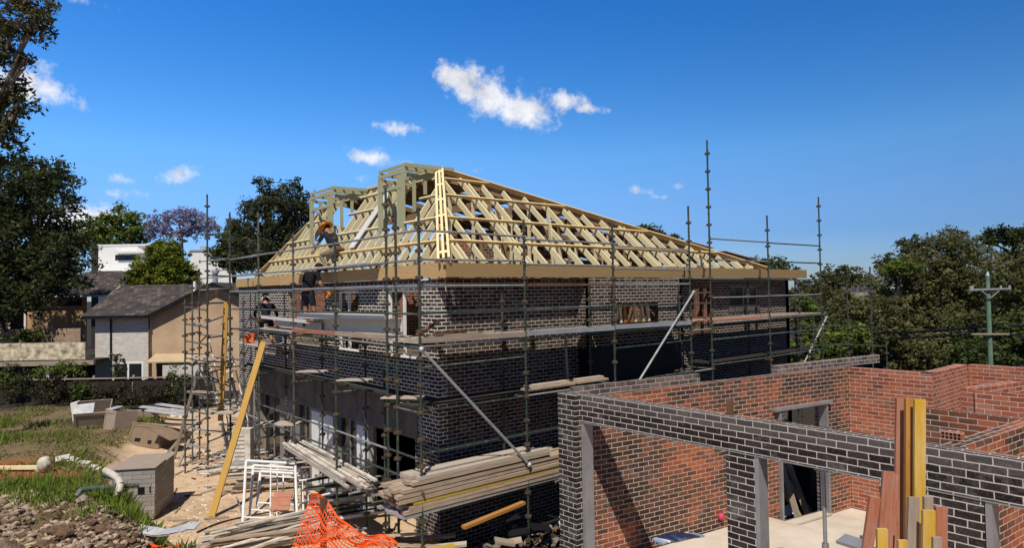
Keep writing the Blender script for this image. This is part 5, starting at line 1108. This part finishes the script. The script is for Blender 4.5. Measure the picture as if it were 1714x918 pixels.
for k_, (x0,y0,D0,x1,y1,D1,sag,lb) in enumerate(((1670,545,34,1290,548,60,.5,'thick dark overhead cable running left from the power pole'),(1640,559,34,1300,556,60,.4,'thin overhead wire just below the thick cable'),(1690,559,34,1760,566,28,.1,'overhead wire leaving the lower crossarm to the right'),(1690,545,34,1790,536,28,.1,'overhead cable leaving the pole to the right'))):
    a, b = at(x0,y0,D0), at(x1,y1,D1); d = MB(); P = [a.lerp(b, t/12)-Vector((0,0,sag*4*(t/12)*(1-t/12))) for t in range(13)]; d.path(P, .07 if k_ == 0 else .045, 6); solo('overhead_wire', d, m_black, lb, 'wire', smooth=True)

# ------------------------------------------------------------------ trees and plants
def leaves(lobes, n_cl, n_leaf, cr, ls, shell=.55, flat=.8, droop=0):
    """lobes: (centre, radii); leaf clumps through each lobe, most towards its outside -> quads, clump index"""
    vol = np.array([r[0]*r[1]*r[2] for _, r in lobes])**.67; cnt = np.maximum(2, (n_cl*vol/vol.sum()).astype(int)); V = []; K = []; kk = 0
    for (c, r), n in zip(lobes, cnt):
        d = rng.normal(size=(n,3)); d /= np.linalg.norm(d, axis=1)[:,None]; rad = shell+(1.05-shell)*rng.random(n)**.6; rad *= 1+.16*rng.normal(size=n)
        cc = np.array(c)+d*rad[:,None]*np.array(r)
        m = n*n_leaf; ctr = np.repeat(cc, n_leaf, 0); o = rng.normal(size=(m,3)); o /= np.linalg.norm(o, axis=1)[:,None]; rr = cr*np.repeat(.55+.9*rng.random(n), n_leaf)
        p = ctr+o*(rr*rng.random(m)**.45)[:,None]*np.array([1,1,flat]); p[:,2] -= droop*rng.random(m)
        a = rng.normal(size=(m,3)); a[:,2] *= .6; a /= np.linalg.norm(a, axis=1)[:,None]; b = np.cross(a, o+.3*rng.normal(size=(m,3))); b /= np.maximum(np.linalg.norm(b, axis=1), 1e-6)[:,None]
        s = ls*(.6+.8*rng.random(m)); L = a*s[:,None]; Wd = b*(s*.42)[:,None]
        V.append(np.stack([p-L, p+Wd, p+L, p-Wd], 1)); K.append(np.repeat(np.arange(kk, kk+n), n_leaf)); kk += n
    return np.concatenate(V), np.concatenate(K)
LM = {}
def species(nm, c1, c2, c3):
    LM[nm] = [leafmat(nm+'_leaf_a', c1, tuple(x*.7 for x in c1)), leafmat(nm+'_leaf_b', c2, tuple(x*.75 for x in c2)), leafmat(nm+'_leaf_c', c3, tuple(x*.75 for x in c3))]
species('dark_pine', (.040,.056,.022), (.060,.078,.028), (.095,.108,.036))
species('gum', (.10,.098,.04), (.072,.078,.032), (.13,.118,.058))
species('brown_gum', (.155,.155,.056), (.112,.122,.044), (.20,.192,.080))
species('bright', (.16,.21,.040), (.115,.165,.034), (.21,.24,.055))
species('lime', (.18,.215,.025), (.12,.16,.022), (.24,.26,.032))
species('jacaranda', (.33,.31,.47), (.27,.255,.41), (.20,.195,.27))
species('casuarina', (.075,.090,.042), (.095,.102,.048), (.055,.070,.034))
species('scrub', (.055,.050,.024), (.042,.038,.020), (.075,.062,.032))
species('mid', (.085,.12,.032), (.068,.098,.028), (.115,.14,.040))
def limb(mb, p, q, r0, r1, n=7, wob=.06):
    p = Vector(p); q = Vector(q); L = (q-p).length; k = 4; prev = p
    for i in range(1, k+1):
        c = p.lerp(q, i/k)+(Vector((jit(wob),jit(wob),jit(wob*.5)))*L if i < k else Vector()); mb.tube(prev, c, r0+(r1-r0)*(i-1)/k, n, 0, r0+(r1-r0)*i/k); prev = c
def tree(name, label, base, lobes, sp, n_cl, n_leaf, cr, ls, r0=.3, bark=None, group=None, shell=.55, droop=0, cat='tree', trunk_top=None, sub=2):
    """base (x,y,z); lobes relative to the base: (centre, radii)"""
    t = thing(name, label, cat, base, 0, group); mb = MB(); top = max(c[2] for c, r in lobes); cxy = np.mean([c for c, r in lobes], axis=0)
    fork = Vector(trunk_top) if trunk_top else Vector((cxy[0]*.4, cxy[1]*.4, min(c[2]-r[2]*.5 for c, r in lobes)))
    if fork.z < .4: fork.z = .4
    limb(mb, (0,0,-.2), fork, r0, r0*.72, 9, .03)
    for c, r in lobes:
        c = Vector(c); limb(mb, fork, c, r0*.5, r0*.16)
        for k_ in range(sub):
            e = c+Vector((random.uniform(-.7,.7)*r[0], random.uniform(-.7,.7)*r[1], random.uniform(.1,.8)*r[2])); limb(mb, fork.lerp(c, .65), e, r0*.22, r0*.05, 5)
    part('trunk', mb, bark or m_bark, t, True)
    V, K = leaves(lobes, n_cl, n_leaf, cr, ls, shell, .8, droop); nk = K.max()+1; pick = rng.choice(3, nk, p=[.45,.33,.22])
    me = quads_mesh('crown', V, LM[sp], pick[K]); o = bpy.data.objects.new('crown', me); C.objects.link(o); o.parent = t; return t
def lob(px_, py_, D, hw, hh, depth=None, base=None):
    """an ellipsoid lobe seen at a photo place, hw/hh in photo pixels at distance D; relative to base"""
    p = at(px_, py_, D); s = D/FPX; return ((p.x-base[0], p.y-base[1], p.z-base[2]), (hw*s*.95, (depth or hw)*s*.95, hh*s*.95))
def T(name, label, sp, D, L, basepx=None, **kw):
    bx = basepx if basepx is not None else sum(l[0] for l in L)/len(L); b = at(bx, 520, D); base = (b.x, b.y, 0.0)
    lobes = [lob(l[0], l[1], D+(l[4] if len(l) > 4 else 0), l[2], l[3], None, base) for l in L]; return tree(name, label, base, lobes, sp, **kw)
# left side
T('pine_tree', 'big dark dense tree at the left edge behind the ochre house', 'dark_pine', 47, [(20,320,75,60),(75,350,58,75,-1),(30,420,95,65),(95,430,50,55,-2),(-40,380,80,110),(60,285,45,28,1),(10,470,90,40),(98,288,14,18,1),(-10,500,90,40,-4),(105,455,30,28,-3)], 20, n_cl=1000, n_leaf=42, cr=.66, ls=.16, r0=.5, droop=.3, shell=.4)
T('gum_tree', 'tall gum tree reaching over from the left edge of the photo', 'gum', 24, [(20,30,62,42),(70,22,30,24),(-10,80,45,42),(8,160,30,30),(35,178,20,14),(5,225,34,40),(-40,150,60,110),(-60,260,60,50),(40,100,14,22)], -120, n_cl=330, n_leaf=26, cr=.34, ls=.105, r0=.35, shell=.3, sub=3, bark=m_palebark)
T('shrub_tree', 'dark bush at the foot of the big pine beside the ochre house', 'dark_pine', 50, [(20,500,40,40),(-30,510,60,50)], 10, n_cl=120, n_leaf=26, cr=.5, ls=.16, r0=.15, cat='bush')
T('green_tree', 'bright green leafy tree behind the white modern house', 'bright', 95, [(165,388,34,22),(205,368,32,22),(228,385,30,20),(190,400,50,20),(140,396,20,14)], 190, n_cl=260, n_leaf=26, cr=.8, ls=.30, r0=.4, sub=3)
T('jacaranda_tree', 'purple flowering jacaranda with bare grey limbs', 'jacaranda', 88, [(270,372,24,18),(300,362,34,14),(332,368,26,18),(350,384,20,20),(262,390,22,14),(310,384,36,18)], 302, n_cl=230, n_leaf=20, cr=.55, ls=.20, r0=.35, shell=.35, bark=m_palebark, sub=5)
T('conifer_bush', 'round topped yellow green conifer before the white houses', 'lime', 52, [(280,410,14,13),(277,425,28,20),(274,442,38,22),(270,458,48,22),(308,460,20,20),(272,476,54,18)], 280, n_cl=620, n_leaf=34, cr=.36, ls=.13, r0=.2, droop=.15, shell=.7)
T('casuarina_tree', 'tall dark feathery tree left of the roof frame', 'casuarina', 44, [(445,325,22,30),(485,330,26,32),(465,362,50,36),(405,385,24,34),(500,372,28,50),(440,410,60,40),(420,350,18,20),(512,345,14,22),(470,430,70,40)], 462, n_cl=520, n_leaf=44, cr=.44, ls=.115, r0=.35, shell=.35, sub=4)
T('dark_tree', 'lower dark green tree between jacaranda and casuarina', 'mid', 60, [(390,395,26,22),(372,420,20,24),(400,430,34,24)], 390, n_cl=160, n_leaf=28, cr=.6, ls=.2, r0=.25)
# beyond the roof
T('small_tree', 'small tufted tree top just showing over the roof line', 'casuarina', 62, [(1085,392,22,14),(1105,402,26,12)], 1090, n_cl=70, n_leaf=24, cr=.5, ls=.2, r0=.2)
def palm(px_, py_, D, lbl):
    b = at(px_, py_, D); t = thing('palm_tree', lbl, 'palm', (b.x, b.y, 0)); mb = MB(); mb.tube((0,0,0),(0,0,b.z),.2,10,r2=.14); part('trunk', mb, m_palebark, t, True); mb = MB()
    for k_ in range(16):
        an = k_*2.4; ln = random.uniform(.9,1.3); el = random.uniform(.2,1.2); prev = Vector((0,0,b.z)); dr = Vector((math.cos(an)*math.cos(el), math.sin(an)*math.cos(el), math.sin(el)))
        for s in range(6):
            nx_ = prev+dr*(ln/6)*1.3; dr = (dr+Vector((0,0,-.22))).normalized(); sd_ = dr.cross(Vector((0,0,1))).normalized()*(.17*math.sin((s+1)/7*math.pi)+.02)
            mb.face([prev+sd_, prev-sd_*.2, nx_-sd_*.2, nx_+sd_+Vector((0,0,-.1))]); mb.face([prev-sd_, prev+sd_*.2, nx_+sd_*.2, nx_-sd_+Vector((0,0,-.1))]); prev = nx_
    part('crown', mb, LM['mid'][0], t)
palm(1082, 386, 60, 'palm tree whose fronds just show above the right roof slope')
T('gum_tree', 'dark tree just above the fascia near the right end of the roof', 'mid', 66, [(1270,444,24,12),(1298,446,22,14),(1250,448,20,10),(1285,460,40,16)], 1280, n_cl=130, n_leaf=26, cr=.55, ls=.2, r0=.25)
# right side
T('gum_tree', 'rounded distant tree standing left of the big brown green trees', 'gum', 105, [(1410,466,38,20),(1385,478,26,18),(1440,480,26,18),(1412,490,60,26)], 1412, n_cl=250, n_leaf=26, cr=.95, ls=.34, r0=.4)
T('jacaranda_tree', 'small purple jacaranda low among the right hand trees', 'jacaranda', 85, [(1437,489,15,6)], 1430, n_cl=22, n_leaf=24, cr=.6, ls=.22, r0=.2, sub=2)
T('gum_tree', 'biggest brownish green tree, directly left of the power pole', 'brown_gum', 54, [(1585,425,52,34),(1540,450,50,36),(1620,455,56,40),(1510,490,60,46),(1590,510,90,60),(1550,565,110,55),(1650,520,60,60),(1600,405,30,14)], 1570, n_cl=1100, n_leaf=46, cr=.66, ls=.145, r0=.5, shell=.45, sub=4)
T('gum_tree', 'thin topped pale tree at the left shoulder of the biggest one', 'casuarina', 56, [(1525,412,22,18),(1540,425,16,16),(1480,440,14,12),(1476,452,12,16)], 1500, n_cl=90, n_leaf=22, cr=.4, ls=.15, r0=.2, shell=.3, bark=m_palebark, sub=4)
T('green_tree', 'small bright green tree top left of the biggest tree', 'bright', 52, [(1512,446,26,10),(1500,452,18,8)], 1505, n_cl=70, n_leaf=24, cr=.36, ls=.14, r0=.15)
T('flat_topped_tree', 'dark flat topped tree with bare stems at the right edge', 'dark_pine', 62, [(1680,393,34,12),(1712,400,34,14),(1655,402,18,9),(1700,425,26,10),(1740,392,40,16)], 1712, n_cl=200, n_leaf=26, cr=.5, ls=.19, r0=.3, shell=.3, sub=3)
T('gum_tree', 'brown green tree filling the right edge behind the power pole', 'brown_gum', 48, [(1690,470,40,40),(1720,520,50,60),(1670,560,50,50),(1750,450,50,60)], 1710, n_cl=450, n_leaf=42, cr=.6, ls=.14, r0=.4)
T('green_tree', 'darker leafy tree low behind the power pole', 'mid', 42, [(1690,575,40,38),(1640,598,40,26),(1725,560,34,44)], 1690, n_cl=260, n_leaf=28, cr=.45, ls=.16, r0=.2)
T('gum_tree', 'brown scrubby tree between the far scaffold and the biggest tree', 'brown_gum', 46, [(1475,545,50,50),(1440,570,40,36),(1510,590,50,34),(1420,520,36,30),(1560,600,50,26)], 1480, n_cl=480, n_leaf=40, cr=.52, ls=.14, r0=.25)
T('green_tree', 'olive tree behind the far scaffold, between house and far roof', 'gum', 55, [(1385,515,34,34),(1350,500,24,30),(1395,550,40,30)], 1375, n_cl=230, n_leaf=28, cr=.55, ls=.18, r0=.25)
T('bright_shrub', 'bright yellow green shrub at the right end of the house', 'bright', 34, [(1345,530,20,34),(1385,570,34,30),(1345,590,30,30),(1425,565,26,20),(1370,610,40,20)], 1370, n_cl=300, n_leaf=28, cr=.36, ls=.12, r0=.12, cat='shrub')
# scrub along the fence
for k_, (px_, py_, hw, hh, sp, lb) in enumerate(((15,640,34,26,'mid','leafy bush with dark leaves at the far left end of the fence'),(70,655,36,22,'scrub','dark scrub on the fence in front of the carport post'),(120,665,34,20,'scrub','dark scrub on the fence below the leaning carport panel'),(140,650,20,14,'mid','fresh green weed poking over the fence beside the carport'),(180,665,34,22,'scrub','dark scrub on the fence below the house downpipe'),(225,672,34,18,'scrub','brownish scrub on the fence below the white window'),(275,668,38,22,'scrub','twiggy brown scrub at the right end of the fence'),(300,640,20,30,'mid','small leafy shrub by the brick porch'),(196,618,9,20,'casuarina','thin climber against the white wall beside the window'),(45,565,36,10,'bright','bright green plant on the tan garden wall'),(100,620,40,12,'bright','green fronds hanging inside the carport'))):
    D = 35.8-.1*k_ if py_ > 630 else (39.3 if px_ in (205,) else (43.4 if py_ < 600 else 37.6)); b = at(px_, 600, D); 
    lo_ = lob(px_, py_-(4 if hh > 16 else 0), D, hw*1.1, hh*1.15, 14, (b.x, b.y, 0)); tree('scrub_bush', lb, (b.x, b.y, 0), [lo_], sp, 40 if hw > 22 else 16, 30, .3, .085, .04, cat='bush', shell=.1, sub=4)

# ------------------------------------------------------------------ grass, weeds and stones
def grass():
    n = 34000; Yc = 12.5+rng.random(n)**.85*21; Xc = np.interp(Yc, EY, EX)-.15-rng.random(n)**1.1*(Yc*.36)
    x = EYE.x+RGT.x*Xc+FWD.x*Yc; y = EYE.y+RGT.y*Xc+FWD.y*Yc; dn = vnoise(x, y, 1.5, 11)*.65+vnoise(x, y, .5, 12)*.35
    k, near, _, _ = mound(x, y); keep = (dn > .44+.16*(near > .45)+.13*(Yc > 24.5)-.16*(rng.random(n) < .35)) & (k > .3)
    for (px_, py_, D_, r_) in ((45,770,20.5,1.1),(45,800,18.8,1.1),(110,808,18.3,.8)):
        c_ = at(px_, py_, D_); keep &= ((x-c_.x)**2+(y-c_.y)**2) > r_*r_*rng.random(n)
    x, y, dn = x[keep], y[keep], dn[keep]; z = ground_z(x, y); m = len(x); h = (.10+.20*rng.random(m))*np.clip(.5+1.2*(dn-.4)*2, .35, 2); an = rng.random(m)*6.283; ln = rng.normal(size=(m,2))*.09
    b = np.stack([x, y, z-.01], 1); wv = np.stack([np.cos(an), np.sin(an), 0*an], 1)*(.010+.010*rng.random(m))[:,None]; tip = b+np.stack([ln[:,0], ln[:,1], h], 1); mid = (b+tip)/2+np.array([0,0,.03])
    V = np.stack([b-wv, b+wv, mid+wv*.8, tip], 1); yy_ = (x-EYE.x)*FWD.x+(y-EYE.y)*FWD.y; dry = rng.random(m) < np.clip(.55*(yy_ > 24.5)+.72-(dn-.44)*3.4, .10, .97)
    me = quads_mesh('grass', V, [leafmat('green_grass', (.19,.27,.035), (.13,.19,.028)), leafmat('dry_grass', (.30,.25,.11), (.22,.17,.08))], dry.astype(int)); o = bpy.data.objects.new('grass', me); C.objects.link(o); tag(o, 'green and dry grass growing on the soil bank', 'grass', kind='stuff')
grass()
def weed(x, y, D, n, h, sp, lbl, grp=None):
    c_ = at(x, y, D); c_.z = gz(c_); V = []
    for k_ in range(n):
        an = random.random()*6.28; r = random.random()*.25; b = np.array([math.cos(an)*r, math.sin(an)*r, 0]); t = b+np.array([jit(.25), jit(.25), h*random.uniform(.5,1)]); sd_ = np.array([math.cos(an+1.5), math.sin(an+1.5), 0])*.022; md = (b+t)/2
        V.append([b-sd_*.3, md-sd_, t, md+sd_])
    me = quads_mesh('weed', np.array(V), [LM[sp][0]]); o = bpy.data.objects.new('weed', me); C.objects.link(o); o.location = c_; tag(o, lbl, 'weed', grp)
for k_, (x_, y_, D_) in enumerate(((205,852,14.2),(190,865,13.8),(215,868,13.9),(200,838,14.4),(175,860,14.0),(310,866,14.6),(296,872,14.2),(255,890,13.2),(150,820,15.0),(120,835,14.6))): weed(x_, y_, D_, 60, .38, 'bright' if k_ != 5 else 'mid', 'tuft of green weed on the soil bank near the drain pipes', 'weed tufts on the soil bank')
def rock_mesh(i):
    bm = bmesh.new(); bmesh.ops.create_icosphere(bm, subdivisions=3, radius=1.0); r2 = np.random.default_rng(100+i); P = r2.normal(size=(9,3)); P /= np.linalg.norm(P, axis=1)[:,None]; cut = .55+.4*r2.random(9)
    for v in bm.verts:
        p = np.array(v.co)
        for q_, c_ in zip(P, cut):
            dd = p@q_
            if dd > c_: p = p-q_*(dd-c_)*.92
        p = p*(1+.06*r2.normal()); v.co = p*np.array([1,.8+.2*r2.random(),.7])
    me = bpy.data.meshes.new('rock'); bm.to_mesh(me); bm.free(); me.polygons.foreach_set('use_smooth', [True]*len(me.polygons)); me.set_sharp_from_angle(angle=R(30)); return me
rm = [plain('pale_clay_rock', (.46,.345,.24), .95, .35, 3, bump=.7), plain('grey_rock', (.30,.235,.175), .95, .4, 3, bump=.7), plain('dark_clod', (.155,.098,.060), .95, .4, 4, bump=.7)]
RK = []
for i in range(9):
    me = rock_mesh(i); me.materials.append(rm[i % 3]); RK.append(me)
def rnd_bank(y0, y1, x0, x1):
    px_ = random.uniform(x0, x1); py_ = random.uniform(y0, y1); D = np.interp(py_, (800,830,860,890,925), (17.0,15.0,13.4,12.3,11.2)); c_ = at(px_, py_, D); c_.z = gz(c_); return c_, py_
for k_ in range(150):
    c_, py_ = rnd_bank(822, 922, -20, 330 if k_ % 3 else 200)
    if mound(c_.x, c_.y)[0] < .35: continue
    dark = py_ > 868 or random.random() < .15; me = random.choice([RK[j] for j in range(9) if (j % 3 == 2) == dark])
    o = bpy.data.objects.new('rock', me); C.objects.link(o); s = random.choice((.035,.045,.06,.07,.09,.12,.15)) * (1.1 if dark else 1); o.location = c_+Vector((0,0,s*.25)); o.scale = (s*random.uniform(.8,1.4), s, s*random.uniform(.7,1.1)); o.rotation_euler = (jit(.5), jit(.5), random.random()*6.28)
    tag(o, 'dark clod of earth on the near soil mound' if dark else 'pale broken rock on the near soil mound', 'rock', 'dark clods on the soil mound' if dark else 'pale rocks on the soil mound')
def rubble(name, lbl, n, fn, s0, s1, mats):
    vs_, fs_, mi_ = [], [], []; base = []
    for i in range(4):
        bm = bmesh.new(); bmesh.ops.create_icosphere(bm, subdivisions=1, radius=1); r2 = np.random.default_rng(i)
        base.append((np.array([v.co[:] for v in bm.verts])*(1+.22*r2.normal(size=(len(bm.verts),1))), [[v.index for v in f.verts] for f in bm.faces])); bm.free()
    off = 0
    for k_ in range(n):
        c_ = fn(); s = s0+(s1-s0)*random.random()**2.2; bv, bf = random.choice(base); a = random.random()*6.28; rot = np.array([[math.cos(a),-math.sin(a),0],[math.sin(a),math.cos(a),0],[0,0,1]])
        vs_.append((bv*np.array([s*1.3,s,s*.75]))@rot.T+np.array(c_)); fs_ += [[x+off for x in f] for f in bf]; off += len(bv); mi_ += [random.randrange(len(mats))]*len(bf)
    me = bpy.data.meshes.new(name); me.from_pydata(np.concatenate(vs_).tolist(), [], fs_); me.polygons.foreach_set('material_index', mi_)
    for m in mats: me.materials.append(m)
    o = bpy.data.objects.new(name, me); C.objects.link(o); tag(o, lbl, name.split('_')[-1], kind='stuff')
def f1():
    while True:
        c_, _ = rnd_bank(812, 925, -25, 340)
        if mound(c_.x, c_.y)[0] > .3: return c_+Vector((0,0,.01))
rubble('soil_rubble', 'small stones and crumbs of clay on the near soil mound', 5200, f1, .012, .07, rm)
def f2():
    q_ = at_z(random.uniform(250,520), random.uniform(740,915), 0); return Vector((q_.x, q_.y, gz(q_)+.005))
rubble('sand_gravel', 'scattered small stones and chips on the sand', 1400, f2, .008, .035, [rm[0], m_white, m_old])
def f3():
    q_ = Vector((random.uniform(-2.4,3.5), random.uniform(-3.2,-.6), 0)); q_.z = gz(q_)+.02+.25*random.random(); return q_
rubble('brick_rubble', 'broken brick and mortar on the ground between house and garage', 700, f3, .03, .12, [rm[1], m_darkcon, m_black, rm[2]])
d = MB(); a = at(195,866,12.8); 
P = [at(190+k_*14, 893-4*math.sin(k_*.8)-k_*.6, 12.7-.02*k_) for k_ in range(11)]
for i in range(10): p, q_ = P[i], P[i+1]; d.face([p-FWD*.12+Vector((0,0,jit(.02))), q_-FWD*.12, q_+FWD*.14+Vector((0,0,.05+jit(.03))), p+FWD*.14+Vector((0,0,.05))]); d.face([p-FWD*.12-Vector((0,0,.02)), p+FWD*.14+Vector((0,0,.03)), q_+FWD*.14+Vector((0,0,.03)), q_-FWD*.12-Vector((0,0,.02))])
solo('plastic_sheet', d, m_plastic_sheet, 'strip of pale builders plastic half buried in the dark soil', 'plastic')
